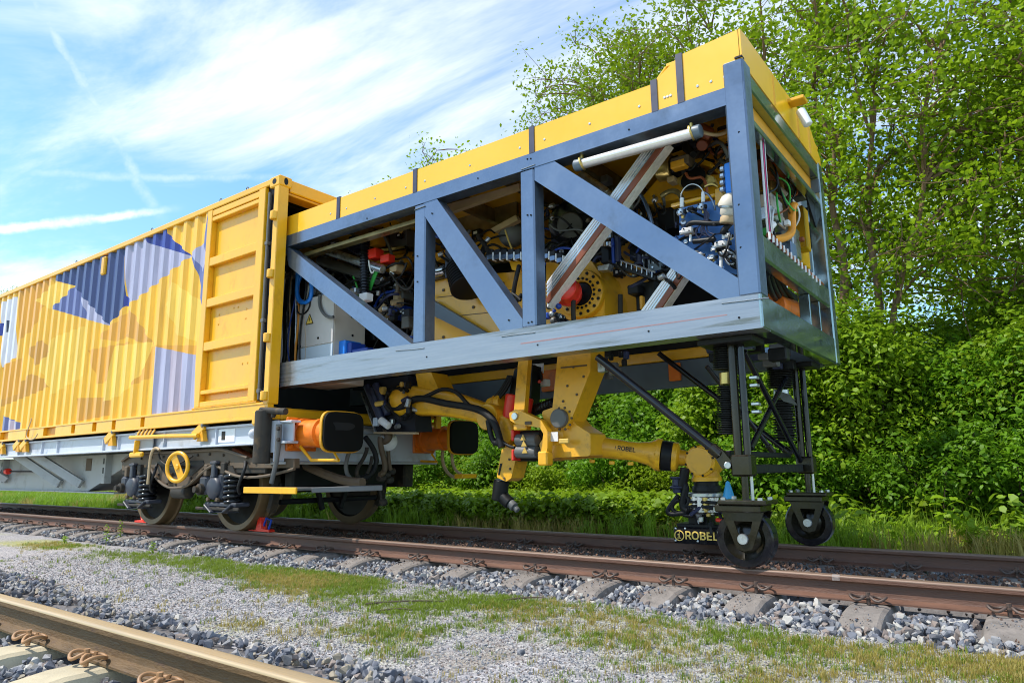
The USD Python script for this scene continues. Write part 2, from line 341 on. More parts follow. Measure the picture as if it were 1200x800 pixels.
GZ = -0.205                                   # the crushed gravel between the tracks
def ground_z(x, y):
    x, y = np.asarray(x, float), np.asarray(y, float)
    z = GZ + 0.028*(meshkit.fbm(np.stack([x*0.9, y*0.9, 0*x], -1), 3, 5)-0.5)
    dip = lambda c, w: np.exp(-((y-c)/w)**4)
    z -= 0.045*dip(0.75, 1.30) + 0.05*dip(-3.8, 1.45)          # the ballast beds lie over these dips
    z += np.clip((y-4.4)*0.10, 0, 0.5)
    z -= np.clip((-6-y)*0.05, 0, 0.4)
    return z
def tex_ground():
    nd = {'g': ('geometry', {}), 's': ('separate_xyz', {}),
          'v': ('voronoi_texture', dict(scale=110.0)), 'v2': ('voronoi_texture', dict(scale=190.0)),
          'sc': ('separate_color', {}), 'gr': ('rgb_ramp', dict(ramp=[(0, (0.13, 0.125, 0.135)), (0.3, (0.23, 0.22, 0.235)), (0.7, (0.33, 0.315, 0.325)), (1, (0.50, 0.47, 0.46))])),
          'n': ('noise_texture', dict(scale=1.3, detail=6.0, roughness=0.65)), 'soil': ('rgb_ramp', dict(ramp=[(0.3, (0.13, 0.10, 0.06)), (0.7, (0.30, 0.24, 0.16))])),
          'n3': ('noise_texture', dict(scale=22.0, detail=5.0)), 'sm': ('map_range', dict(range_type='smoothstep', from_min=0.55, from_max=0.72, to_min=0.0, to_max=0.55, clamp=True)),
          'mx': ('mix', {}), 'grass': ('rgb_ramp', dict(ramp=[(0.25, (0.10, 0.13, 0.02)), (0.5, (0.20, 0.25, 0.03)), (0.75, (0.34, 0.34, 0.06))])),
          'gm': ('map_range', dict(range_type='smoothstep', from_min=2.6, from_max=3.6, to_min=0.0, to_max=1.0, clamp=True)), 'gm2': ('map_range', dict(range_type='smoothstep', from_min=-9.0, from_max=-7.0, to_min=1.0, to_max=0.0, clamp=True)),
          'ga': ('math', dict(math_type='maximum')), 'm2': ('mix', {}), 'ms': ('attribute', dict(attribute='moss')), 'n4': ('noise_texture', dict(scale=38.0, detail=6.0, roughness=.7)), 'msn': ('map_range', dict(range_type='smoothstep', from_min=.38, from_max=.58, to_min=.15, to_max=1.0, clamp=True)), 'msm': ('math', dict(math_type='multiply')), 'mg': ('mix', {}), 'mc': ('rgb_ramp', dict(ramp=[(0.3, (0.16, 0.19, 0.025)), (0.55, (0.30, 0.30, 0.05)), (0.75, (0.46, 0.40, 0.12))])),
          'b': ('bump', dict(strength=0.9, distance=0.006)), 'p': ('principled_bsdf', dict(roughness=0.85, specular_ior_level=0.2))}
    ln = [('g.position', 's.vector'), ('g.position', 'v.vector'), ('g.position', 'v2.vector'), ('g.position', 'n.vector'), ('g.position', 'n3.vector'), ('v.color', 'sc.color'), ('sc.r', 'gr.fac'),
          ('n3.fac', 'soil.fac'), ('n.fac', 'sm.value'), ('sm.result', 'mx.fac'), ('gr.color', 'mx.color1'), ('soil.color', 'mx.color2'), ('n3.fac', 'grass.fac'),
          ('s.y', 'gm.value'), ('s.y', 'gm2.value'), ('gm.result', 'ga.value1'), ('gm2.result', 'ga.value2'), ('ga.value', 'm2.fac'), ('g.position', 'n4.vector'), ('n4.fac', 'msn.value'), ('ms.fac', 'msm.value1'), ('msn.result', 'msm.value2'), ('msm.value', 'mg.fac'), ('n3.fac', 'mc.fac'), ('mx.color', 'mg.color1'), ('mc.color', 'mg.color2'), ('mg.color', 'm2.color1'), ('grass.color', 'm2.color2'),
          ('m2.color', 'p.base_color'), ('v.distance', 'b.height'), ('b.normal', 'p.normal')]
    M['ground'] = usdkit.material(stage, '/World/Looks/ground', nd, ln, surface='p.BSDF')
tex_ground()
def grid(xs, ys, zf):
    X, Y = np.meshgrid(xs, ys, indexing='ij'); Z = zf(X, Y); n, m = X.shape
    i, j = np.meshgrid(np.arange(n-1), np.arange(m-1), indexing='ij')
    q = np.stack([i*m+j, (i+1)*m+j, (i+1)*m+j+1, i*m+j+1], -1).reshape(-1, 4)
    return np.stack([X, Y, Z], -1).reshape(-1, 3), q
def axis_pts(lo, hi, step, far_lo, far_hi, k):
    return np.unique(np.r_[lo-np.geomspace(1, lo-far_lo, k), np.arange(lo, hi+1e-6, step), hi+np.geomspace(1, far_hi-hi, k)])
gx, gy = axis_pts(-26, 6, 0.12, -700, 500, 16), axis_pts(-7, 12, 0.08, -400, 700, 16)
def patchy(x, y, sc, seed): return meshkit.fbm(np.stack([x*sc, y*sc, 0*x], -1), 4, seed)
def path_grass(x, y):
    d = patchy(x, y, 1.1, 40) + .20*np.exp(-((y+.95)/.32)**2) + .16*np.clip((x+3.2)/2.4, 0, 1)*np.exp(-((y+1.25)/.7)**2) - .14*np.exp(-((y+1.75)/.25)**2)*(x < -2.2)
    return np.where((y > -2.3) & (y < -.55), d, 0)
gm_ = grid(gx, gy, ground_z); gp_ = part('ground', gm_, 'ground', smooth=True); tag(stage.GetPrimAtPath(gp_), kind='structure')
gv_ = np.clip((path_grass(gm_[0][:, 0], gm_[0][:, 1])-.42)/.34, 0, 1)
UsdGeom.PrimvarsAPI(stage.GetPrimAtPath(gp_)).CreatePrimvar('moss', Sdf.ValueTypeNames.FloatArray, 'vertex').Set(Vt.FloatArray.FromNumpy(gv_.astype(np.float32)))

# ---- rails
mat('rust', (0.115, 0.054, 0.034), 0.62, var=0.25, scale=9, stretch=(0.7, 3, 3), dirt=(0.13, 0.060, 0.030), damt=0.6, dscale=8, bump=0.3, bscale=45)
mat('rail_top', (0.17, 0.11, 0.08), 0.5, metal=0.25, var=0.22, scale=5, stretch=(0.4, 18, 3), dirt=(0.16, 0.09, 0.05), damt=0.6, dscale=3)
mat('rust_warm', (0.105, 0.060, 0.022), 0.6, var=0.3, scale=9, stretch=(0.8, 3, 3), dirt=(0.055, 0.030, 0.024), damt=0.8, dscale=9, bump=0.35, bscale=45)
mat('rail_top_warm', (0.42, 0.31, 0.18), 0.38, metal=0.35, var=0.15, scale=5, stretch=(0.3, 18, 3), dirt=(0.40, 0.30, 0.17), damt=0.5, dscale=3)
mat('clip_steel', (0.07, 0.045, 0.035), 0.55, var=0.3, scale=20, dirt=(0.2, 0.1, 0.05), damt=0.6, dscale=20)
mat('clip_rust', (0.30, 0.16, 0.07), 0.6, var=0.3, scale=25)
RH = 0.132
def rail(name, y, x0, x1, label, m_body, m_top):
    h = [(-.0625, -RH), (.0625, -RH), (.0625, -RH+.009), (.012, -RH+.024), (.0085, -RH+.036), (.0085, -.043), (.014, -.037), (.034, -.030), (.0345, -.012)]
    prof = h + [(-a, b) for a, b in reversed(h[2:])]
    top = [(.0345, -.012), (.034, -.007), (.029, -.002), (.018, -.0004), (0, 0), (-.018, -.0004), (-.029, -.002), (-.034, -.007), (-.0345, -.012)]
    t = thing(name, label, 'rail', (0, y, 0))
    b = prism(prof, (x0, y, 0), (0, 1, 0), (0, 0, 1), x1-x0); b = (b[0], b[1])
    part('rail_body', b, m_body, t, smooth=30)
    part('rail_head', prism(top, (x0, y, 0), (0, 1, 0), (0, 0, 1), x1-x0), m_top, t, smooth=60)
    return t
G2, Y1 = 1.505, -3.035
rail('rail', 0.0, -62, 7, 'brown rusty near rail of the track under the yellow wagon', 'rust', 'rail_top')
rail('rail', G2, -62, 7, 'brown rusty far rail of the wagon track, in front of the green verge', 'rust', 'rail_top')
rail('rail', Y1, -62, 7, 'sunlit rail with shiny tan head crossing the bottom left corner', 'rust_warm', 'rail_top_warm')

# ---- sleepers
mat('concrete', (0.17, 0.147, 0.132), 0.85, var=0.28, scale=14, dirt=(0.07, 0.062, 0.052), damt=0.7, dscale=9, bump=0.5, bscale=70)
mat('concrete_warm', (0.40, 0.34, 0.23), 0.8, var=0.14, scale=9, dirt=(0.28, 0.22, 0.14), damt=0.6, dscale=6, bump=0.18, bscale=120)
def sleeper_body(seed):
    st = [(-1.30, -.10), (-1.285, -.07), (-1.12, .028), (-1.02, .052), (-.90, .06), (-.55, .06), (-.35, .035), (.35, .035), (.55, .06), (.90, .06), (1.02, .052), (1.12, .028), (1.285, -.07), (1.30, -.10)]
    v, f = [], []; r = np.random.default_rng(seed)
    for y, zt in st:
        zt = -RH-.004-.06+zt; wb, wt = .15, (.095 if abs(y) < 1.15 else .085)
        c = .012; v += [(-wb, y, zt-.13), (-wt-.006, y, zt-c), (-wt+.014, y, zt), (wt-.014, y, zt), (wt+.006, y, zt-c), (wb, y, zt-.13)]
    k = 6
    for i in range(len(st)-1):
        for j in range(k):
            a, b = i*k+j, i*k+(j+1) % k; f += [(a, b, b+k), (a, b+k, a+k)]
    f += [(0, j+1, j) for j in range(1, k-1)]; e = (len(st)-1)*k; f += [(e, e+j, e+j+1) for j in range(1, k-1)]
    m = trimesh.Trimesh(np.array(v), np.array(f)); m = m.subdivide().subdivide(); vv = np.array(m.vertices); vv += (meshkit.noise(vv*25, seed)[:, None]-.5)*.004
    m.vertices = vv; m.fix_normals(); return m
def spring_clip(s):
    """a tension clamp: two bent loops held down by a screw; s = side of the rail it sits on"""
    y = lambda a: s*a
    pts = [(-.012, y(.062), .026), (-.03, y(.045), .022), (-.062, y(.05), .018), (-.088, y(.085), .032), (-.085, y(.122), .03), (-.055, y(.135), .014), (-.022, y(.12), .026), (-.013, y(.095), .032)]
    o = []
    for sx in (1, -1): o.append(tube([(a*sx, b, c-RH+.012) for a, b, c in pts], .0075, 8, smooth=22))
    scr = MB().add(lathe([(0, 0), (.02, 0), (.02, .006), (.012, .008), (.012, .03), (0, .03)], (0, y(.098), -RH+.035), (0, 0, 1), 8), lathe([(0, 0), (.011, 0), (.011, .04), (0, .04)], (0, y(.098), -RH), (0, 0, 1), 8))
    return MB().add(*o), scr
def make_sleeper(name, label, group, m_body, m_clip, loc, rails):
    t = thing(name, label, 'sleeper', loc, group)
    part('concrete_body', sleeper_body(3), m_body, t, smooth=22, local=True)
    for yr in rails:
        for s in (-1, 1):
            sp, sc = spring_clip(s)
            sp = arr(sp); c = part('spring_clip', (sp[0]+[0, yr, 0], sp[1]), m_clip, t, smooth=60, local=True)
            sc = arr(sc); part('screw', (sc[0]+[0, yr, 0], sc[1]), m_clip, c, smooth=30, local=True)
    return t
xs2 = [-0.204, -0.842, -1.447, -1.974, -2.457]
xs2 = [0.42, 1.05] + xs2 + [-2.457-0.60*(i+1) for i in range(40)]
S0 = None; r = np.random.default_rng(5)
for i, x in enumerate(xs2):
    lab, grp = 'grey concrete sleeper with sloped end under the wagon track', 'concrete sleepers of the wagon track'
    if S0 is None: S0 = make_sleeper('sleeper', lab, grp, 'concrete', 'clip_steel', (x, G2/2, 0), (-G2/2, G2/2))
    else: copy(S0, 'sleeper', (x, G2/2+r.normal(0, .012), r.normal(0, .002)), rz=r.normal(0, .008))
S1 = None
for i in range(7):
    x = -1.95-0.585*i
    lab, grp = ['sunlit sleeper of the front track under the rail clip nearest the bottom edge', 'sunlit sleeper under the middle one of the three rail clips at bottom left', 'sunlit sleeper under the leftmost of the three rail clips at bottom left', 'sunlit sleeper at the left edge beyond the three rail clips'][min(max(i-1, 0), 3)], 'sunlit sleepers of the front track'
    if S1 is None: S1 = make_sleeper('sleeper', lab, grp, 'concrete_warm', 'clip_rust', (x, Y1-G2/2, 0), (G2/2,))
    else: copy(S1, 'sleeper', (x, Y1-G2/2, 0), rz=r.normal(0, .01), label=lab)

# ---- ballast: stones one by one where they show largest, the rest as stuff
def stone_mesh(seed):
    q = np.random.default_rng(seed); p = q.normal(size=(13, 3)); p /= np.linalg.norm(p, axis=1, keepdims=True); p *= q.uniform(.75, 1.1, (13, 1))*np.array([1, q.uniform(.65, .95), q.uniform(.5, .8)])
    h = trimesh.Trimesh(p).convex_hull; return np.array(h.vertices), np.array(h.faces)
STONE_COLS = [(0.105, 0.113, 0.14), (0.165, 0.17, 0.19), (0.25, 0.245, 0.25), (0.075, 0.077, 0.09), (0.20, 0.16, 0.14), (0.36, 0.34, 0.31)]
for k, c in enumerate(STONE_COLS): mat(f'stone_{"abcdef"[k]}', c, 0.75, var=0.22, scale=28, bump=0.15, bscale=140)
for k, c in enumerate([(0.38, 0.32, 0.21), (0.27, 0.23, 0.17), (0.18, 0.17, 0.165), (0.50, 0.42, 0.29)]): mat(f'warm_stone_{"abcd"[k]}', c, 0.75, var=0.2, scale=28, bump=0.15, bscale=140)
mats_cold = [f'stone_{c}' for c in 'abcdef']; mats_warm = [f'warm_stone_{c}' for c in 'abcd']
mat('bed_soil', (0.12, 0.11, 0.11), 0.9, var=0.4, scale=40, bump=0.6, bscale=90)
for k, c in enumerate([(0.11, 0.052, 0.032), (0.085, 0.048, 0.034), (0.13, 0.068, 0.042), (0.065, 0.038, 0.028)]): mat(f'rusty_stone_{"abcd"[k]}', c, 0.8, var=0.25, scale=30, bump=0.15, bscale=140)
PROT = [stone_mesh(100+k) for k in range(12)]
def in_sleeper(x, y, centers, y0, y1):
    d = np.min(np.abs(x[:, None]-np.asarray(centers)[None]), 1); return (d < .135) & (y > y0) & (y < y1)
def bed(name, x0, x1, ya, yb, n, sleepers, sl, rails, prof, r, single, mats, cut=None):
    root = structure(name)
    x, y = x0+(x1-x0)*r.random(n)**.75, r.uniform(ya, yb, n); s = r.uniform(.015, .032, n)*(0.78 if yb < -2 else .62 if ya == .08 else 1)*np.where(r.random(n) < .12, 1.3, 1)
    ok = ~in_sleeper(x, y, sleepers, *sl)
    for yr in rails: ok &= np.abs(y-yr) > .075
    ok &= prof(x, y) > -1
    x, y, s = x[ok], y[ok], s[ok]; lay = r.random(len(x))
    z = prof(x, y) + lay*.03 - .012
    pos = np.c_[x, y, z]; q = randquats(len(x), r); idx = r.integers(0, 12, len(x))
    rel = pos-CAM; d = rel @ _F; u = 600+FPX*(rel @ _R)/d; v = 400-FPX*(rel @ _U)/d
    seen = (d > .3) & (u > -20) & (u < 1220) & (v < 815); px = np.where(seen, s*FPX/np.maximum(d, .3)*(0.4+lay), 0)
    big = np.argsort(-px)[:single]; big = big[px[big] > 0]
    sur = grid(np.arange(x0, x1, .12), np.linspace(ya, yb, 24), lambda X, Y: np.where(prof(X, Y) > -1, prof(X, Y), GZ-.12)-.02)
    part('bed_surface', sur, 'bed_soil', root, smooth=True)
    for k in big:
        vq = PROT[idx[k]][0]*s[k]; w, a = q[k, 0], q[k, 1:]; t = 2*np.cross(a, vq); vq = vq + w*t + np.cross(a, t)
        part('stone', (vq+pos[k], PROT[idx[k]][1]), mats[(idx[k]*7+k) % len(mats)], root, smooth=False)
    rest = np.setdiff1d(np.arange(len(x)), big)
    pr = [(PROT[k], mats[j], False) for j in range(len(mats)) for k in range(12)]
    pid = idx[rest] + 12*((idx[rest]*7+rest) % len(mats))
    c = scatter(root+'/loose_stones', pr, pos[rest], q[rest], s[rest], pid); tag(stage.GetPrimAtPath(c), kind='stuff')
def prof2(x, y):
    edge = -.60 + .10*(meshkit.noise(np.stack([x*2.2, 0*x, 0*x], -1), 3)-.5) + .18*np.clip((-3-x)/8, 0, 1)
    z = -0.178 + .02*(meshkit.noise(np.stack([x*3, y*3, 0*x], -1), 8)-.5) - .05*np.clip((-.25-y)/.35, 0, 1)
    return np.where(y > edge, z, -9)
def prof1(x, y):
    edge = -2.30 + .16*(meshkit.noise(np.stack([x*2.0, 0*x, 0*x], -1), 4)-.5) + .22*np.clip((-4.5-x)/2, 0, 1)
    z = -0.172 + .03*(meshkit.noise(np.stack([x*3, y*3, 0*x], -1), 9)-.5) - .04*np.clip((y+2.7)/.5, 0, 1) - .025*np.clip((Y1-.05-y)/.2, 0, 1)
    return np.where(y < edge, z, -9)
r = np.random.default_rng(21)
bed('ballast_bed', -14, 1.2, -.74, -.06, 11000, xs2, (-.40, 2.05), (0, G2), prof2, r, 130, mats_cold)
def prof3(x, y): return -0.122 + .012*(meshkit.noise(np.stack([x*3, y*3, 0*x], -1), 18)-.5) - .10*np.clip((.16-y)/.08, 0, 1) - .10*np.clip((y-1.33)/.08, 0, 1)
bed('ballast_bed', -30, 3.0, .08, 1.42, 15000, [99], (0, 0), (0, G2), prof3, r, 0, ['rusty_stone_a', 'rusty_stone_b', 'rusty_stone_c', 'rusty_stone_d'])
def prof4(x, y): return -0.19 + 0*x - .04*np.clip((y-1.9)/.4, 0, 1)
bed('ballast_bed', -30, 3.0, 1.58, 2.4, 6000, xs2, (-.53, 2.05), (0, G2), prof4, r, 0, mats_cold)
xs1 = [-1.95-0.585*i for i in range(9)]
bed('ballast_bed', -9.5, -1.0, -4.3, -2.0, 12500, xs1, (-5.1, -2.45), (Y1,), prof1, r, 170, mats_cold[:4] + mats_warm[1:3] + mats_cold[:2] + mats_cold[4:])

r = np.random.default_rng(34); n = 1500; k_ = r.integers(0, 26, n); x = np.array(xs2)[k_]+r.normal(0, .06, n); y = -r.uniform(.12, .5, n); zz = -RH-.004+.0-.16*np.clip((-.30-y)/.25, 0, 1)*.6
grit = scatter(fresh('/World', 'sleeper_grit'), [(PROT[k], mm, False) for k in range(3) for mm in ('rusty_stone_b', 'stone_b', 'rusty_stone_c', 'stone_d')], np.c_[x, y, zz+.002], randquats(n, r), r.gamma(2.2, .0014, n)+.0015, r.integers(0, 12, n))
tag(stage.GetPrimAtPath(grit), 'brown grit and crumbs lying on the sleeper ends', 'grit', kind='stuff')
# ---- loose pebbles and thin grass on the gravel path
r = np.random.default_rng(33)
n = 60000; x, y = -8.5+9.3*r.random(n)**.7, r.uniform(-2.6, -.50, n)
peb = scatter(fresh('/World', 'loose_pebbles'), [(PROT[k], mm, False) for k in range(4) for mm in ('stone_c', 'stone_f', 'stone_b', 'stone_e')], np.c_[x, y, ground_z(x, y)+.002], randquats(n, r), np.where(r.random(n) < .022, r.uniform(.006, .013, n), r.gamma(2.6, .0013, n)+.0022), r.integers(0, 16, n))
tag(stage.GetPrimAtPath(peb), 'small loose pebbles of the crushed gravel path between the tracks', 'gravel', kind='stuff')

def leafmat(name, ramp, trans=0.45, rough=0.45, spec=0.35):
    nd = {'g': ('geometry', {}), 'r': ('rgb_ramp', dict(ramp=ramp)), 'o': ('object_info', {}), 'hs': ('hsv', dict(hue=0.5, saturation=1.0)),
          'mr': ('map_range', dict(from_min=0.0, from_max=1.0, to_min=0.8, to_max=1.2)), 'p': ('principled_bsdf', dict(roughness=rough, specular_ior_level=spec)), 't': ('translucent_bsdf', {}), 'm': ('mix_closure', dict(fac=trans))}
    ln = [('g.random_per_island', 'r.fac'), ('o.random', 'mr.value'), ('mr.result', 'hs.value'), ('r.color', 'hs.color'), ('hs.color', 'p.base_color'), ('hs.color', 't.color'), ('p.BSDF', 'm.closure1'), ('t.BSDF', 'm.closure2')]
    M[name] = usdkit.material(stage, f'/World/Looks/{name}', nd, ln, surface='m.closure')
leafmat('grass_green', [(0, (0.17, 0.24, 0.02)), (0.5, (0.30, 0.34, 0.03)), (1, (0.50, 0.46, 0.08))])
leafmat('grass_straw', [(0, (0.35, 0.28, 0.07)), (0.5, (0.50, 0.42, 0.13)), (1, (0.62, 0.52, 0.22))])
leafmat('grass_lush', [(0, (0.20, 0.32, 0.02)), (0.5, (0.36, 0.46, 0.03)), (1, (0.58, 0.56, 0.06))])
def tuft(seed, nb, h, spread, w):
    q = np.random.default_rng(seed); v, f = [], []
    for _ in range(nb):
        a = q.uniform(0, 2*np.pi); b = q.uniform(0, spread)*np.array([np.cos(a*1.7), np.sin(a*1.7)]); hh = h*q.uniform(.45, 1.1); lean = q.uniform(.1, .75)*hh; ww = w*q.uniform(.6, 1.2)
        d = np.array([np.cos(a), np.sin(a)]); s = np.array([-d[1], d[0]])*ww
        p0 = np.array([*b, -0.01]); p1 = np.array([*(b+d*lean*.35), hh*.6]); p2 = np.array([*(b+d*lean), hh*.95]); S = np.array([*s, 0])
        k = len(v); v += [p0-S, p0+S, p1-S*.8, p1+S*.8, p2]; f += [(k, k+1, k+3), (k, k+3, k+2), (k+2, k+3, k+4)]
    return np.array(v), np.array(f)
n = 85000; x, y = -10+11*r.random(n)**.65, r.uniform(-2.2, -.58, n)
dens = path_grass(x, y)
ok = r.random(n) < np.clip((dens-.41)/.40, 0, 1)**1.4*.46 + .01; x, y = x[ok], y[ok]; n = len(x)
straw = (patchy(x, y, .9, 50) + .28*np.clip(x+1.4, 0, 1) + r.normal(0, .09, n) > .58)
pr = [(tuft(1, 14, .038, .035, .0016), 'grass_green', False), (tuft(2, 20, .026, .045, .0015), 'grass_green', False), (tuft(3, 11, .042, .035, .0015), 'grass_straw', False), (tuft(4, 20, .022, .045, .0015), 'grass_straw', False)]
g = scatter(fresh('/World', 'path_grass'), pr, np.c_[x, y, ground_z(x, y)], rotz_quats(n, r, .1), r.uniform(.5, 1.25, n), np.where(straw, 2, 0)+r.integers(0, 2, n))
tag(stage.GetPrimAtPath(g), 'sparse short green and straw grass growing in the gravel path', 'grass', kind='stuff')
# verge beyond the far rail
n = 30000; x, y = r.uniform(-48, 5, n), 2.9+r.gamma(1.6, 1.7, n); ok = (y < 16) & ~((x > -9) & (y > 7)); x, y = x[ok], y[ok]; n = len(x)
pr = [(tuft(5, 14, .42, .10, .005), 'grass_lush', False), (tuft(6, 14, .30, .10, .005), 'grass_lush', False), (tuft(7, 9, .24, .08, .005), 'grass_straw', False)]
pp = patchy(x, y, .5, 60); idx = np.where(pp > .60, 2, r.integers(0, 2, n))
g = scatter(fresh('/World', 'verge_grass'), pr, np.c_[x, y, ground_z(x, y)], rotz_quats(n, r, .1), r.uniform(.5, 1.2, n), idx)
tag(stage.GetPrimAtPath(g), 'tall sunlit grass of the verge behind the far rail', 'grass', kind='stuff')

# weeds, twigs and a few single stones on the path
def weed(u, v, h, seed, lab):
    c = P(u, v, z=GZ); q = np.random.default_rng(seed); t = thing('weed', lab, 'weed', c); n = 26
    st = tube([(0, 0, -.02), (.01, 0, h*.5), (.015, .01, h)], [.005, .004, .002], 6); z = np.linspace(.12, 1.0, n)*h; a = np.arange(n)*2.4
    pos = np.c_[.01*z/h+0*a, 0*a, z]; out = np.c_[np.cos(a), np.sin(a), np.full(n, .25)]
    vs, fs = [], []; k = 0
    for i in range(n):
        L = .075*(1-.45*z[i]/h)*q.uniform(.7, 1.2); dd = nrm(out[i]); sd = nrm(np.cross(dd, [0, 0, 1.0]))*L*.17; p0 = pos[i]; pm = p0+dd*L*.5+[0, 0, .012]; p1 = p0+dd*L-[0, 0, .01]
        vs += [p0, pm+sd, pm-sd, p1]; fs += [(k, k+1, k+2), (k+1, k+3, k+2)]; k += 4
    part('stem', st, 'grass_green', t, smooth=60, local=True); part('leaves', (np.array(vs), np.array(fs)), 'grass_lush', t, smooth=False, local=True)
# ================================================================== VEGETATION
leafmat('leaf_tree', [(0, (0.20, 0.30, 0.01)), (0.35, (0.46, 0.55, 0.015)), (0.75, (0.70, 0.72, 0.03)), (1, (0.85, 0.85, 0.25))], trans=.5, rough=.5, spec=.2)
leafmat('leaf_glow', [(0, (0.45, 0.60, 0.012)), (0.5, (0.70, 0.80, 0.02)), (1, (0.92, 0.92, 0.10))], trans=.6, spec=.15)
leafmat('leaf_deep', [(0, (0.12, 0.25, 0.010)), (0.5, (0.33, 0.51, 0.016)), (0.9, (0.56, 0.68, 0.03)), (0.97, (0.66, 0.76, 0.12)), (1, (0.5, 0.40, 0.08))], trans=.45, spec=.22)
leafmat('leaf_bush', [(0, (0.20, 0.32, 0.012)), (0.5, (0.50, 0.58, 0.02)), (0.9, (0.64, 0.68, 0.03)), (0.97, (0.74, 0.74, 0.08)), (1, (0.55, 0.38, 0.08))], trans=.45, spec=.22)
mat('bark', (0.17, 0.10, 0.05), 0.8, var=0.3, scale=14, stretch=(3, 3, .6), bump=0.3, bscale=30)
mat('bark_dark', (0.07, 0.05, 0.03), 0.8, var=0.3, scale=14, bump=0.2)
def leaves(pos, nor, size, q, wide=.55, fold=.25):
    """oval folded leaves: pos (n,3), approximate facing nor (n,3), length size (n,)"""
    n = len(pos); nor = nor/np.maximum(np.linalg.norm(nor, axis=1, keepdims=True), 1e-9)
    a = q.normal(size=(n, 3)); a[:, 2] -= .5; a -= nor*np.sum(a*nor, 1)[:, None]; a /= np.linalg.norm(a, axis=1, keepdims=True)
    b = np.cross(nor, a); L, W = size[:, None], (size*wide*.5)[:, None]; up = nor*(size*fold*.4)[:, None]
    p = [pos, pos+a*L*.33+b*W+up, pos+a*L*.33-b*W+up, pos+a*L*.72+b*W*.72+up, pos+a*L*.72-b*W*.72+up, pos+a*L-nor*L*.08]
    v = np.stack(p, 1).reshape(-1, 3); o = (np.arange(n)*6)[:, None]
    f = np.concatenate([o+np.array([[0, 1, 2]]), o+np.array([[1, 3, 2]]), o+np.array([[2, 3, 4]]), o+np.array([[3, 5, 4]])], 0)
    return v, f
def shrub_mesh(seed, R, H, nl, ls, nclump, wide=.62):
    q = np.random.default_rng(seed); c = q.normal(size=(nclump, 3)); c /= np.linalg.norm(c, axis=1, keepdims=True)
    c = c*np.array([R, R, H*.5])*q.uniform(.45, .95, (nclump, 1)) + [0, 0, H*.5]; c[:, 2] = np.clip(c[:, 2], .06, None)
    k = q.integers(0, nclump, nl); d = q.normal(size=(nl, 3)); d /= np.linalg.norm(d, axis=1, keepdims=True)
    rad = q.uniform(.55, 1.05, nl)[:, None]*(R*.40)*q.uniform(.7, 1.2, nclump)[k][:, None]
    p = c[k] + d*rad*np.array([1, 1, .8]); p[:, 2] = np.abs(p[:, 2])
    lf = leaves(p, d*.6+np.array([0, 0, .8])+q.normal(0, .45, (nl, 3)), ls*q.uniform(.4, 1.35, nl), q, wide)
    st = MB()
    for i in range(min(nclump, 14)): st.add(tube([(c[i][0]*.1, c[i][1]*.1, -.05), (c[i][0]*.5, c[i][1]*.5, c[i][2]*.55), tuple(c[i])], [.018, .012, .005], 5))
    return lf, st
r = np.random.default_rng(71)
SH = {}
for k, (nm, R, H, nl, ls, nc, mt) in enumerate([('a', .62, 1.25, 5600, .078, 40, 'leaf_deep'), ('b', .75, 1.5, 6400, .088, 40, 'leaf_deep'), ('c', .9, 2.3, 9000, .09, 54, 'leaf_deep'), ('d', .55, .9, 4200, .066, 32, 'leaf_tree'), ('e', 1.0, 2.9, 10500, .09, 62, 'leaf_bush'), ('f', .5, .75, 3400, .06, 28, 'leaf_bush')]):
    SH[nm] = (shrub_mesh(200+k, R, H, nl, ls, nc, dict(a=.40, b=.44, c=.44, e=.5, f=.72, d=.5).get(nm, .5)), mt)
SHL = {'a': 'mid green leafy shrub in the thicket beyond the far rail', 'b': 'dark green broad leaved shrub in the thicket beyond the far rail', 'c': 'tall dark green shrub at the back of the thicket', 'd': 'low bright green shrub at the front edge of the thicket', 'e': 'highest dense green shrub under the trees at the back of the thicket', 'f': 'small bright green bramble at the foot of the thicket'}
SHG = {'a': 'mid green shrubs of the thicket', 'b': 'dark green shrubs of the thicket', 'c': 'tall dark shrubs of the thicket', 'd': 'low bright shrubs of the thicket', 'e': 'highest shrubs of the thicket', 'f': 'small brambles of the thicket'}
SH0 = {}
def put_shrub(k, x, y, s, rz):
    z = float(ground_z(x, y))
    if k not in SH0:
        t = thing('shrub', SHL[k], 'shrub', (x, y, z), SHG[k], rz=rz); (lf, st), mt = SH[k]
        part('foliage', lf, mt, t, smooth=False, local=True); part('stems', st, 'bark_dark', t, local=True); SH0[k] = t
    else: copy(SH0[k], 'shrub', (x, y, z), rz, s)
n = 5200; x, y = r.uniform(-16, 3.5, n), 3.3+r.gamma(2.2, .5, n); ok = (y < 6.2) & ((x < -3.4) | (r.random(n) < .07)); x, y = x[ok], y[ok]; n = len(x)
pr = []
for k in range(4):
    q = np.random.default_rng(400+k); nl = 46; h = q.uniform(.02, .34, nl); a = q.uniform(0, 6.28, nl); rr = q.uniform(.01, .17, nl)*(1-.5*h)
    pr.append((leaves(np.c_[rr*np.cos(a), rr*np.sin(a), h], np.c_[np.cos(a)*.5, np.sin(a)*.5, np.full(nl, .8)]+q.normal(0, .3, (nl, 3)), q.uniform(.045, .10, nl), q, .6), ['leaf_bush', 'leaf_bush', 'grass_lush', 'leaf_tree'][k], False))
gc = scatter(fresh('/World', 'ground_cover'), pr, np.c_[x, y, ground_z(x, y)], rotz_quats(n, r, .12), r.uniform(.6, 1.5, n), r.integers(0, 4, n))
tag(stage.GetPrimAtPath(gc), 'bright nettles and weeds covering the foot of the thicket behind the far rail', 'weeds', kind='stuff')
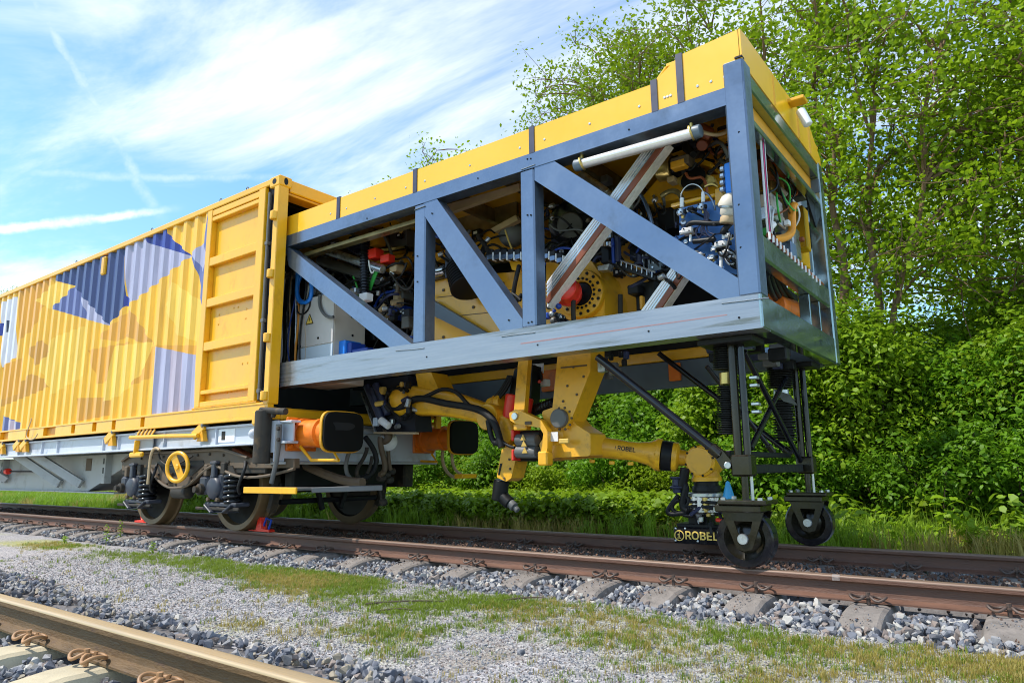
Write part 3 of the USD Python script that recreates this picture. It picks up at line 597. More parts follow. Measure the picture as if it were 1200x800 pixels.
rows = [(4.75, -11.5, 3.5, .62, 'fdfa', (.7, 1.15)), (5.35, -11.6, 3.5, .75, 'adbd', (.75, 1.15)), (5.7, -3.7, 3.6, .75, 'ec', (.92, 1.12)), (6.2, -12.0, 3.5, .9, 'bab', (.9, 1.3)), (7.1, -13, 3.8, 1.1, 'cb', (.85, 1.2)), (8.2, -14, 4.5, 1.25, 'ec', (.9, 1.25)), (9.6, -15, 5.5, 1.5, 'e', (1.0, 1.4))]
for yy, xa, xb, dx, kinds, (sa, sb) in rows:
    x = xa
    while x < xb:
        put_shrub((kinds if x < -3.2 or yy > 5.6 else 'aab')[r.integers(len(kinds if x < -3.2 or yy > 5.6 else 'aab'))], x+r.normal(0, .15), yy+r.normal(0, .18), r.uniform(sa, sb), r.uniform(0, 6.28)); x += dx*r.uniform(.8, 1.2)

def tree(name, label, x, y, H, stems, crown, nleaf, ls, seed, mt, clumps, bark='bark', lowest=.25, twigs=5):
    """stems: [(base dx, lean x, lean y, base radius)]; crown: (cx, cy, cz, rx, ry, rz) relative to the foot"""
    q = np.random.default_rng(seed); z0 = float(ground_z(x, y)); t = thing(name, label, 'tree', (x, y, z0))
    wood = MB(); tips = []; C = np.array(crown[:3]); Rr = np.array(crown[3:])
    c = q.normal(size=(clumps*3, 3)); c /= np.linalg.norm(c, axis=1, keepdims=True); c = C + c*Rr*(q.uniform(.1, 1.0, (clumps*3, 1))**.5); c = c[c[:, 2] > lowest*H][:clumps]
    paths = []
    for dx, lx, ly, rb in stems:
        pts = [np.array([dx, 0, -.1])]
        for s in np.linspace(.12, 1, 9): pts.append(np.array([dx+lx*s**1.3, ly*s**1.2, H*.93*s]) + q.normal(0, .07, 3)*[1, 1, .3])
        pts = np.array(pts); rad = rb*(1-np.linspace(0, 1, 10)*.88); wood.add(tube(pts, rad, 9, smooth=26)); paths.append(pts)
    allp = np.vstack(paths)
    for cc in c:                                                   # a limb from the nearest lower stem point to every clump
        cand = allp[allp[:, 2] < cc[2]-.15]; cand = cand if len(cand) else allp
        b = cand[np.argmin(np.linalg.norm((cand-cc)*[1, 1, .6], axis=1))]; L = np.linalg.norm(cc-b)
        mid = (b+cc)/2 + np.array([0, 0, .12*L]) + q.normal(0, .05*L, 3); wood.add(tube([b, mid, cc], [.010+.012*L, .007+.007*L, .005], 6, smooth=9))
        for _ in range(twigs):
            e = cc + q.normal(0, .36, 3)*[1, 1, .7]; wood.add(tube([cc, (cc+e)/2+q.normal(0, .04, 3), e], [.009, .007, .004], 4)); tips.append(e)
        tips.append(cc)
    tips = np.array(tips); k = q.integers(0, len(tips), nleaf); p = tips[k] + q.normal(0, .17, (nleaf, 3))*[1, 1, .8]
    lf = leaves(p, np.array([0, 0, .7])+q.normal(0, .6, (nleaf, 3)), ls*q.uniform(.45, 1.3, nleaf), q, .55)
    part('trunk', wood, bark, t, smooth=60, local=True); part('crown', lf, mt, t, smooth=False, local=True)
    return t
tree('broadleaf_tree', 'tall light green tree with forked brown stems right of the steel truss', -1.95, 6.1, 8.6, [(0, -.1, .3, .085), (.12, .55, .5, .075), (-.16, -.9, .4, .06), (.25, 1.6, .3, .055)], (.2, .6, 5.6, 2.3, 1.7, 3.6), 29000, .095, 301, 'leaf_tree', 150, lowest=.27, twigs=6)
tree('broadleaf_tree', 'light green tree at the right edge of the picture', 1.1, 6.6, 8.0, [(0, .3, .2, .09), (.2, -.7, .3, .06)], (0, .4, 4.7, 2.1, 1.6, 3.5), 26000, .095, 302, 'leaf_tree', 130, lowest=.27, twigs=6)
tree('broadleaf_tree', 'airy light green tree rising behind the yellow top of the truss', -4.6, 7.4, 9.6, [(0, .3, .3, .08), (-.2, -.9, .1, .06)], (-.1, .4, 7.2, 2.0, 1.7, 2.7), 19000, .09, 303, 'leaf_tree', 110, lowest=.4)
tree('broadleaf_tree', 'sparse tree with open twigs left of the raised yellow cover', -7.3, 8.2, 10.3, [(0, .4, .1, .075), (.1, 1.0, .2, .05)], (.3, .2, 8.2, 1.7, 1.5, 2.2), 9000, .09, 304, 'leaf_tree', 75, lowest=.5)
tree('broadleaf_tree', 'deep green tree far behind the right end of the truss', -.4, 10.2, 7.5, [(0, .2, .1, .1), (.2, 1.0, 0, .07)], (.2, 0, 4.4, 3.2, 1.8, 3.0), 15000, .10, 305, 'leaf_glow', 110, lowest=.12)
tree('broadleaf_tree', 'deep green tree in the back behind the middle of the truss', -4.8, 11.0, 9.0, [(0, .2, .1, .1), (.2, -1.0, 0, .07)], (.2, 0, 5.6, 3.0, 1.8, 3.6), 12000, .11, 306, 'leaf_glow', 80, lowest=.12)

def tip_tree(u, v, y, lab, wd, seed, n=1500):
    top = P(u, v, y=y); z0 = float(ground_z(top[0], y)); H = top[2]-z0
    tree('slender_tree', lab, top[0], y, H, [(0, 0, 0, .06)], (0, 0, H*.80, wd, wd, H*.20), n, .10, seed, 'leaf_tree', 26, lowest=.5, twigs=3)
tip_tree(505, 163, 7.2, 'slender tree whose tip stands above the middle of the yellow cover', .38, 311)
tip_tree(541, 179, 7.4, 'slender tree whose tip barely clears the yellow cover right of a higher tip', .40, 312)
tip_tree(463, 212, 7.0, 'slender tree whose tip barely clears the yellow cover near the container', .35, 313)
tip_tree(8, 326, 13.0, 'distant tree top showing above the container at the left edge', 2.2, 314, 2600)

weed(124, 637, .21, 1, 'upright green weed growing by the sleeper ends, left one of a pair'); weed(140, 634, .24, 2, 'taller upright green weed by the sleeper ends, right one of a pair'); weed(178, 650, .12, 3, 'low bushy weed in front of a sleeper end at the left'); weed(75, 637, .08, 4, 'tiny weed at the left edge of the wagon track ballast')
for i, (a, b, lab) in enumerate([((428, 707), (520, 704), 'thin brown twig lying on the gravel below the wagon'), ((446, 715), (482, 714), 'short thin twig lying beside a longer one on the gravel'), ((590, 703), (640, 700), 'thin twig lying in the grass by the ballast')]):
    p0, p1 = P(*a, z=GZ+.012), P(*b, z=GZ+.012); tw = thing('twig', lab, 'twig', p0); part('wood', tube([p0, (p0+p1)/2+[0, .02, .006], p1], [.006, .005, .003], 6, smooth=10), 'bark_dark', tw)
for i, (u, v, s_, lab) in enumerate([(610, 764, .030, 'single grey stone lying on the open gravel in the foreground'), (320, 760, .028, 'blue grey stone beside a tuft at the edge of the front ballast'), (341, 757, .020, 'small white stone at the edge of the front ballast')]):
    c = P(u, v, z=GZ+.008); tt = thing('path_stone', lab, 'stone', c); part('stone', (PROT[i][0]*s_, PROT[i][1]), ['stone_b', 'stone_a', 'stone_f'][i], tt, smooth=False, local=True)
pm0, pm1 = P(975, 674, y=-.03)[0], P(984, 675, y=-.03)[0]
mat('paint_mark', (0.20, 0.165, 0.15), 0.6, var=0.4, scale=60, dirt=(0.12, 0.07, 0.05), damt=0.9, dscale=70)
part('paint_mark', prism([(-.0352, -.014), (-.0352, -.030), (-.036, -.030), (-.036, -.011), (-.030, -.0008), (-.02, .0008), (-.01, .0008), (-.01, .0), (-.019, -.0)], (pm0, 0, 0), (0, 1, 0), (0, 0, 1), pm1-pm0), 'paint_mark', '/World/rail', smooth=False)

# ================================================================== YELLOW CONTAINER
XE, ZT, ZB, YN, YF = -6.05, 3.70, 1.135, -0.40, 1.96
XL = -18.2
cont = thing('shipping_container', 'long yellow corrugated container with blue and lavender camouflage facets, open at one end', 'container', (-12, 0.78, ZB))
XW = -7.43                                            # the corrugated wall ends here, a ribbed panel follows
ZW0, ZW1 = ZB+.155, ZT-.075
def wallpoly(pts): return Polygon([tuple(P(u, v, y=YN)[[0, 2]]) for u, v in pts]).buffer(0)
Y0c, Y1c, Y2c, Y3c = (0.82, 0.43, 0.010), (0.70, 0.32, 0.008), (0.84, 0.51, 0.045), (0.61, 0.285, 0.016)
NAVY, BLU, LAV, VIO, WHT, MAU = (0.018, 0.032, 0.14), (0.006, 0.018, 0.24), (0.35, 0.335, 0.48), (0.10, 0.115, 0.30), (0.60, 0.59, 0.66), (0.40, 0.33, 0.42)
facets = [  # flat paint on the wall, surveyed as polygons
    (Y1c, [(22, 338), (62, 318), (52, 352), (36, 386), (18, 400)]), (Y2c, [(62, 330), (84, 334), (70, 350), (57, 362), (40, 352)]),
    (Y3c, [(150, 362), (178, 404), (160, 400), (124, 384)]), (Y1c, [(124, 384), (150, 362), (150, 390), (136, 400), (112, 396)]),
    (Y3c, [(86, 466), (128, 465), (126, 486), (86, 494)]), (Y3c, [(0, 468), (34, 437), (61, 449), (44, 458), (0, 476)]), (Y1c, [(100, 410), (150, 400), (140, 440), (112, 450)]),
    (Y1c, [(150, 410), (181, 404), (178, 440), (150, 452), (128, 440)]), (Y2c, [(60, 395), (100, 380), (96, 440), (58, 462), (44, 430)]), (Y1c, [(0, 428), (26, 418), (22, 460), (0, 468)]),
    (Y2c, [(200, 330), (232, 352), (228, 400), (206, 392), (190, 356)]), (Y1c, [(182, 404), (227, 404), (227, 416), (181, 407)]), (Y3c, [(30, 410), (48, 396), (56, 412), (40, 428)]),
    (Y2c, [(130, 405), (175, 400), (168, 430), (140, 462), (120, 470)]),
    (LAV, [(145, 285), (171, 270), (171, 284), (221, 299), (200, 315), (192, 322), (175, 336), (160, 348), (146, 357)]),
    (BLU, [(168, 275), (194, 262), (194, 273), (206, 285), (221, 299), (171, 284)]),
    (NAVY, [(61, 328), (62, 318), (150, 280), (145, 292), (145, 357), (125, 381), (108, 368), (90, 341), (84, 334)]),
    (VIO, [(57, 361), (70, 350), (85, 334), (90, 341), (108, 366), (125, 381)]), (LAV, [(92, 345), (108, 362), (125, 381), (100, 374)]), (BLU, [(144, 345), (150, 352), (147, 358), (143, 358)]),
    (VIO, [(242, 250), (241, 259), (238, 280), (222, 297), (228, 318), (234, 352), (239, 380), (246, 300)]), (LAV, [(236, 282), (241, 300), (236, 318), (222, 297)]),
    (LAV, [(181, 406), (228, 416), (226, 482), (176, 486)]), (MAU, [(196, 409), (209, 412), (206, 484), (192, 485)]),
    (WHT, [(0, 354), (0, 430), (16, 418), (17, 395), (20, 346)]), (BLU, [(-4, 379), (1.8, 378), (0.5, 392), (-4, 394)]), ((0.01, 0.012, 0.05), [(6.3, 375), (9.6, 375), (8.3, 387), (5, 389)]), ((0.12, 0.10, 0.2), [(5.2, 398), (6.0, 398), (4.2, 413), (2.8, 413)]),
    (VIO, [(0, 486), (14, 492), (23, 496), (22, 504), (0, 508)]), (MAU, [(9, 491), (17, 494), (17, 505), (9, 506)]),
]
from shapely.ops import unary_union
wall_area = sbox(XL+.1, ZW0, XW, ZW1); done = Polygon(); regions = []
for c, pts in reversed(facets):
    g = wallpoly(pts).intersection(wall_area).difference(done); regions.append((c, g)); done = unary_union([done, g])
regions.append((Y0c, wall_area.difference(done)))
PIT = 0.25; prof = [(0, 0), (.072, 0), (.125, .036), (.197, .036), (.25, 0)]
vs, fs, cs, k0 = [], [], [], 0
x = XW
while x > XL+.2:
    for (a, ya), (b, yb) in zip(prof[:-1], prof[1:]):
        strip = sbox(x-b, ZW0-1, x-a, ZW1+1)
        for c, g in regions:
            s = g.intersection(strip)
            for pg in getattr(s, 'geoms', [s]):
                if pg.geom_type != 'Polygon' or pg.area < 1e-5: continue
                v2, f2 = trimesh.creation.triangulate_polygon(pg, engine='earcut')
                v2 = np.asarray(v2)[:, :2]; yy = ya + (x-v2[:, 0]-a)/(b-a)*(yb-ya); v3 = np.c_[v2[:, 0], YN+.012+yy, v2[:, 1]]
                f2 = np.asarray(f2); n = np.cross(v3[f2[:, 1]]-v3[f2[:, 0]], v3[f2[:, 2]]-v3[f2[:, 0]]); f2 = np.where((n[:, 1] > 0)[:, None], f2[:, ::-1], f2)
                vs.append(v3); fs.append(f2+k0); cs.append(np.tile(c, (len(v3), 1))); k0 += len(v3)
    x -= PIT
nd = {'a': ('attribute', dict(attribute='paint')), 'g': ('geometry', {}), 'mp': ('mapping', dict(mapping_type='point', scale=(5, 5, .45))), 'n': ('noise_texture', dict(scale=2.2, detail=6.0, roughness=.65)), 'r': ('map_range', dict(from_min=.3, from_max=.7, to_min=.74, to_max=1.14)), 'v': ('hsv', {}), 'p': ('principled_bsdf', dict(roughness=.42, coat_weight=.25, coat_roughness=.15))}
M['wall_paint'] = usdkit.material(stage, '/World/Looks/wall_paint', nd, [('g.position', 'mp.vector'), ('mp.vector', 'n.vector'), ('n.fac', 'r.value'), ('r.result', 'v.value'), ('a.color', 'v.color'), ('v.color', 'p.base_color')], surface='p.BSDF')
wp = part('side_wall', (np.vstack(vs), np.vstack(fs)), 'wall_paint', cont, smooth=False)
UsdGeom.PrimvarsAPI(stage.GetPrimAtPath(wp)).CreatePrimvar('paint', Sdf.ValueTypeNames.Color3fArray, 'vertex').Set(Vt.Vec3fArray.FromNumpy(np.vstack(cs).astype(np.float32)))
part('top_rail', bb(XL+.05, XE-.02, YN-.004, YN+.07, ZW1-.006, ZT-.012, .008), 'yellow', cont)
part('top_rail', bb(XL+.05, XE-.02, YF-.07, YF+.004, ZW1-.006, ZT-.012, .008), 'yellow', cont)
# bottom rail with fork pockets and lashing slots
zb0, zb1 = ZB, ZW0+.012; br = MB(); xs = [XL+.05]
slots = [(-13.1, .34), (-12.15, .14), (-11.35, .42), (-10.55, .12), (-9.9, .12), (-9.35, .10), (-8.6, .1)]
for c, w in slots: xs += [c-w/2, c+w/2]
xs.append(XE-.01)
br.add(bb(xs[0], xs[-1], YN-.006, YN+.075, zb1-.022, zb1, .004), bb(xs[0], xs[-1], YN-.002, YN+.075, zb0, zb0+.03, .004))
for a, b in zip(xs[::2], xs[1::2]): br.add(bb(a, b, YN+.002, YN+.07, zb0+.028, zb1-.02, .003))
b0 = part('bottom_rail', br, 'yellow', cont)
for c, w in slots: part('fork_pocket', bb(c-w/2-.01, c+w/2+.01, YN+.05, YN+.3, zb0+.03, zb1-.022, .004), 'yellow_dirty', b0)
part('bottom_rail', bb(XL+.05, XE-.01, YF-.075, YF, zb0, zb1, .006), 'yellow', cont)
part('far_wall', bb(XL+.1, XE-.1, YF-.05, YF-.02, ZW0-.02, ZW1+.02, 0), 'dark_panel', cont)
part('roof', bb(XL+.08, XE-.08, YN+.06, YF-.06, ZT-.035, ZT-.015, 0), 'yellow', cont)
part('floor', bb(XL+.08, XE-.12, YN+.07, YF-.07, ZB+.10, ZB+.13, 0), 'dark_panel', cont)
for i, xb in enumerate((-6.5, -6.95, -7.4, -7.85)): part('roof_beam', bb(xb-.04, xb+.04, YN+.07, YF-.07, ZT-.13, ZT-.062, .004), 'dark_panel', cont)
part('inner_wall', bb(XL+.1, XW+.02, YN+.055, YN+.065, ZW0, ZW1, 0), 'dark_panel', cont)
# ribbed panel section: sheet, stiles, ribs, rivets
XP1 = -6.315
pan = part('panel_sheet', bb(XW-.01, XP1+.02, YN+.068, YN+.078, zb1, ZW1, 0), 'yellow', cont)
part('panel_stile', bb(XW-.012, XW+.085, YN, YN+.07, zb1+.02, ZW1-.008, .006), 'yellow', cont)
part('panel_stile', bb(XP1-.10, XP1+.02, YN-.006, YN+.07, zb1+.02, ZW1-.008, .006), 'yellow', cont)
for zc, hh in ((ZW1-.05, .075), (3.50, .05), (2.985, .10), (2.50, .10), (2.0, .10), (1.485, .045), (zb1+.05, .06)):
    part('panel_rib', bb(XW+.083, XP1-.098, YN+.006, YN+.07, zc-hh/2, zc+hh/2, .006), 'yellow', cont)
rv = [(251, 268), (251, 272), (250, 281), (283, 238), (287, 236), (283, 244), (287, 242), (248, 366), (257, 369), (256, 380), (274, 361), (279, 360), (289, 362), (288, 373), (266, 460), (271, 459), (266, 469), (271, 468), (284, 426), (290, 425), (240, 462), (241, 472)]
for u, v in rv:
    c = P(u, v, y=YN+.068); part('rivet', bolt(c+[0, .002, 0], (0, -1, 0), .011, .007), 'yellow_dirty', pan, smooth=False)
part('panel_foot', bb(XW-.05, XP1+.06, YN-.008, YN+.05, zb1+.001, zb1+.018, .003), 'yellow_dirty', cont)
# corner post with door gap, lock rod and hinges
part('door_gap', bb(XP1+.018, XE-.085, YN+.035, YN+.06, zb1, ZW1, 0), 'black', cont)
rod = part('lock_rod', cyl((XP1+.075, YN+.012, zb1+.03), (XP1+.075, YN+.012, ZW1-.08), .014, 12), 'mid_grey', cont, smooth=60)
for zc in (1.42, 2.15, 2.98): part('rod_bracket', bb(XP1+.05, XP1+.10, YN-.004, YN+.04, zc-.02, zc+.02, .005), 'mid_grey', rod)
cp = part('corner_post', bb(XE-.09, XE-.004, YN-.004, YN+.12, zb1-.02, ZT-.115, .008), 'yellow', cont)
for zc in (1.36, 1.95, 2.62, 3.25): part('hinge', cyl((XE-.055, YN-.012, zc-.045), (XE-.055, YN-.012, zc+.045), .042, 12), 'yellow', cp, smooth=60)
part('corner_post', bb(XE-.12, XE-.004, YF-.13, YF+.004, zb1-.02, ZT-.115, .008), 'yellow', cont)
def casting(x0, x1, y0, y1, z0, z1, sx, sy):
    c = part('corner_casting', bb(x0, x1, y0, y1, z0, z1, .012), 'yellow', cont)
    xf = x1 if sx > 0 else x0; s, cz = Polygon([(.025*math.cos(t)*(1), .04*math.sin(t)) for t in np.linspace(0, 6.28, 17)[:-1]]), (z0+z1)/2
    part('casting_hole', prism(s, (xf-.004, (y0+y1)/2, cz), (0, 1, 0), (0, 0, 1), .006), 'black', c)
    s2 = Polygon([(.035*math.cos(t), .03*math.sin(t)) for t in np.linspace(0, 6.28, 17)[:-1]]); yf = y0 if sy < 0 else y1
    part('casting_hole', prism(s2, ((x0+x1)/2, yf-.003 if sy > 0 else yf+.003, cz), (1, 0, 0), (0, 0, 1), .006), 'black', c)
casting(XE-.18, XE, YN-.006, YN+.155, ZT-.118, ZT, 1, -1); casting(XE-.18, XE, YF-.155, YF+.006, ZT-.118, ZT, 1, 1)
casting(XE-.18, XE, YN-.008, YN+.155, ZB-.005, ZB+.115, 1, -1); casting(XE-.18, XE, YF-.155, YF+.008, ZB-.005, ZB+.115, 1, 1)
hd = part('end_header', bb(XE-.11, XE-.012, YN+.14, YF-.14, ZT-.155, ZT-.015, .01), 'yellow', cont)
for yy in (.42, .49, .56): part('rivet', bolt((XE-.013, yy, ZT-.085), (1, 0, 0), .012, .007), 'yellow_dirty', hd, smooth=False)
part('end_sill', bb(XE-.12, XE+.012, YN+.15, YF-.15, ZB-.01, ZB+.115, .015), 'yellow', cont)
part('header_lip', bb(XE-.2, XE-.03, YN+.12, YF-.14, ZT-.185, ZT-.158, .006), 'yellow_dirty', cont)
part('ceiling', bb(XL+.1, XE-.2, YN+.07, YF-.07, ZT-.06, ZT-.038, 0), 'dark_panel', cont)
part('roof_beam', bb(-7.3, -6.3, .55, .68, ZT-.16, ZT-.062, .006), 'orange', cont)
for u, v in [(259, 233), (290, 223), (88, 322), (178, 272)]:
    c = P(u, v, y=YN+.03); part('roof_ring', ring_torus((c[0], YN+.03, ZT+.01), (0, 1, 0), .022, .005, 12, 5), 'mid_grey', cont, smooth=60)
hk = P(122, 309, y=YN); part('lifting_pad', bb(hk[0]-.05, hk[0]+.05, YN-.02, YN+.03, hk[2]-.16, hk[2]+.1, .02), 'yellow', cont)
part('side_cable', tube([P(37, 490, y=YN-.03), P(33, 502, y=YN-.05), P(31, 510, y=YN-.05), P(36, 515, y=YN-.05), P(44, 508, y=YN-.04)], .008, 8, smooth=24), 'tan', cont, smooth=60)

# ================================================================== FLAT WAGON
wag = thing('flat_wagon', 'grey flat wagon with orange buffers and black bogie carrying the yellow container', 'freight wagon', (-8, .75, 0))
ZS1, ZS0 = 1.105, .885; YS = -.355
def sidesill(ys, sgn):
    m = MB().add(bb(-19, -5.72, ys-.004 if sgn < 0 else ys-.11, ys+.11 if sgn < 0 else ys+.004, ZS1-.022, ZS1, .004), bb(-19, -5.75, ys-.03 if sgn < 0 else ys-.11, ys+.11 if sgn < 0 else ys+.03, ZS0, ZS0+.022, .004), bb(-19, -5.73, ys+.03, ys+.045, ZS0+.02, ZS1-.02, 0))
    return m
ss = part('side_sill', sidesill(YS, -1), 'wagon_grey', wag)
for xr in (-7.05, -8.15, -9.3, -9.72, -11.15, -11.7, -12.6, -13.3): part('web_stiffener', bb(xr-.008, xr+.008, YS+.002, YS+.032, ZS0+.02, ZS1-.02, 0), 'wagon_grey', ss)
part('side_sill', sidesill(1.86-.03, 1), 'wagon_grey', wag)
part('deck', bb(-19, -5.8, YS+.12, 1.72, ZS1-.03, ZS1-.012, 0), 'mid_grey', wag)
part('rating_plate', bb(*sorted((P(253, 520, y=YS)[0], P(272, 520, y=YS)[0])), YS+.022, YS+.032, ZS0+.045, ZS1-.035, .002), 'white', ss)
part('plate_print', bb(*sorted((P(257, 520, y=YS)[0], P(261, 520, y=YS)[0])), YS+.0185, YS+.024, ZS0+.07, ZS1-.06, 0), 'bogie', ss)
c = P(108, 522, y=YS+.028)
part('sill_stencil', text('CFL', .05, (c[0], YS+.029, c[2]-.02), (1, 0, 0), (0, 0, 1), .002), 'lavender', ss) if False else None
# fish-belly centre trough with its raked end and the diagonal struts
YT0 = .12
tp = [tuple(P(u, v, y=YT0)[[0, 2]]) for u, v in [(103, 575), (146, 547), (150, 534)]]
tp = [(-19, .37), (tp[0][0], .37), (tp[1][0], tp[1][1]), (tp[1][0]+.35, ZS0), (-19, ZS0)]
tr = part('centre_trough', prism(tp, (0, YT0, 0), (1, 0, 0), (0, 0, 1), -1.26) if False else (lambda m: (m[0]+[0, 1.26, 0], m[1]))(prism(tp, (0, YT0, 0), (1, 0, 0), (0, 0, 1), 1.26)), 'wagon_trough', wag)
part('trough_flange', bb(-19, tp[1][0]-1.0, YT0-.06, YT0+.3, .352, .372, .004), 'wagon_trough', tr)
part('trough_flange', beam((tp[1][0]-1.02, YT0+.02, .362), (tp[2][0]-.12, YT0+.02, tp[1][1]-.02), .16, .02, (0, 0, 1), .003), 'wagon_trough', tr)
for u in (8, 128): 
    c = P(u, 550, y=YT0-.01); part('trough_rib', bb(c[0]-.05, c[0]+.05, YT0-.09, YT0+.01, .48, ZS0, .006), 'wagon_trough', tr)
    for dz in (0, .13): part('rib_slot', bb(c[0]-.018, c[0]+.018, YT0-.094, YT0-.08, .62+dz, .70+dz, 0), 'black', tr)
for (u0, v0, u1, v1) in [(18, 532, 70, 567), (38, 531, 95, 567), (-20, 545, 8, 562), (-32, 545, -2, 562)]:
    part('diagonal_strut', beam(P(u0, v0, y=YS+.1), P(u1, v1, y=YT0-.05), .12, .05, (0, -1, .3), .004), 'wagon_trough', wag)
for xc in (-11.2, -10.62): part('lightening_hole', bb(xc-.10, xc+.08, YT0-.006, YT0+.01, .66, .84, .0), 'brake_dust', tr)
bp = part('brake_pipe', tube([P(12, 552, y=0), P(46, 552, y=0)], .014, 8), 'black', wag); c = P(9, 552, y=-.02)
part('pipe_valve', cyl(c+[-.05, 0, 0], c+[.05, 0, 0], .05, 12), 'red', bp)
# yellow container locks along the sill
def lock(u, v):
    c = P(u, v, y=YS-.02); l = part('container_lock', beam(c+[-.12, -.02, -.06], c+[.05, 0, .055], .10, .035, (0, -1, 0), .006), 'yellow', wag)
    part('lock_bolt', cyl(c+[.045, -.03, .05], c+[.045, .06, .05], .02, 10), 'mid_grey', l); part('lock_wedge', prism([(-.05, -.12), (.09, -.12), (.05, -.01), (.02, .04)], c+[0, .03, 0], (1, 0, 0), (0, 0, 1), .05), 'yellow_dirty', l)
for u, v in [(3, 523), (22, 520), (30, 520), (131, 511), (236, 504)]: lock(u, v)
c = P(306, 490, y=YS-.02); part('container_lock', bb(c[0]-.13, c[0]+.03, YS-.05, YS+.06, c[2]-.07, c[2]+.08, .02), 'yellow', wag); part('lock_wedge', sphere(P(297, 508, y=YS), .05), 'wagon_grey', wag)
pl = part('sill_plate', bb(P(160, 515, y=YS)[0], P(181, 515, y=YS)[0], YS-.02, YS-.005, ZS0-.002, ZS1+.01, .003), 'wagon_trough', wag)
part('coil_label', MB().add(*[beam(P(161+i*4.2, 509, y=YS-.028), P(165+i*4.2, 502.5, y=YS-.028), .03, .012, (0, -1, 0), .003) for i in range(5)]), 'yellow', pl)
part('release_bar', tube([P(153, 512.5, y=YS-.06), P(190, 511, y=YS-.06), P(232, 510, y=YS-.06)], .024, 10), 'yellow', wag, smooth=60)
part('release_handle', MB().add(beam(P(161, 516, y=YS-.05), P(159, 531, y=YS-.05), .06, .025), beam(P(153, 533, y=YS-.05), P(167, 532, y=YS-.05), .05, .06, b=.02)), 'yellow', wag)
part('hook_rod', tube([P(187, 527, y=YS-.03), P(182, 525, y=YS-.04), P(178, 530, y=YS-.04), P(175, 548, y=YS-.04), P(173, 567, y=YS-.04)], .017, 8, smooth=24), 'tan', wag, smooth=60)

# ---- bogie
YB = -.27
bg = part('bogie', MB().add(bb(-9.25, -6.2, YB-.02, YB+.14, .60, .74, .01)), 'bogie', wag)      # frame side member, its cut-outs follow
def bg_poly(pts, y, t, m, nm='side_frame', par=None):
    pp = [tuple(P(u, v, y=y)[[0, 2]]) for u, v in pts]; return part(nm, prism(pp, (0, y+t, 0), (1, 0, 0), (0, 0, 1), t), m, par or bg)
bg_poly([(143, 540), (160, 531), (186, 530), (246, 527), (262, 527), (290, 536), (345, 537), (345, 548), (258, 548), (246, 546), (222, 567), (212, 571), (198, 571), (186, 563), (177, 548), (143, 551)], YB-.03, .06, 'brake_dust')
bg_poly([(184, 541), (238, 539), (239, 544), (225, 557), (194, 557)], YB-.036, .02, 'black', 'frame_opening')
part('frame_flange', tube([P(a, b, y=YB-.05) for a, b in [(177, 548), (186, 563), (199, 571), (211, 571), (222, 567), (246, 547), (258, 548), (345, 549)]], .016, 6, smooth=40), 'brake_dust', bg)
part('frame_flange', tube([P(a, b, y=YB-.05) for a, b in [(143, 540), (160, 531), (186, 530), (246, 527), (262, 527), (290, 536)]], .016, 6, smooth=40), 'brake_dust', bg)
part('spring_rod', tube([P(a, b, y=.15) for a, b in [(322, 541), (350, 543), (380, 555), (405, 563), (425, 565)]], .045, 8, smooth=16), 'brake_dust', bg)
part('link_arm', beam(P(276, 529, y=YB+.05), P(300, 542, y=YB+.05), .1, .09, b=.01), 'copper', bg)
AX = (-6.98, -8.80)
def wheel(x, y, s):
    pr = [(0, -.02), (.085, -.02), (.10, .0), (.11, .03), (.25, .045), (.385, .02), (.40, -.03), (.455, -.035), (.463, -.02), (.460, .07), (.465, .085), (.488, .095), (.49, .115), (.475, .125), (.40, .125), (.385, .10), (.25, .085), (.11, .10), (.10, .13), (0, .13)]
    w = part('wheel', lathe([(a, b) for a, b in pr[:6]], (x, y-.07*s, .46), (0, s, 0), 48), 'wheel_disc', bg, smooth=40)
    part('wheel_rim', lathe(pr[5:15], (x, y-.07*s, .46), (0, s, 0), 56), 'wheel_tread', w, smooth=40)
    part('wheel_back', lathe(pr[14:], (x, y-.07*s, .46), (0, s, 0), 40), 'black', w, smooth=40)
for ax in AX:
    wheel(ax, 0.0, 1); wheel(ax, G2, -1); part('axle', cyl((ax, -.1, .46), (ax, G2+.1, .46), .085, 16), 'bogie', bg, smooth=60)
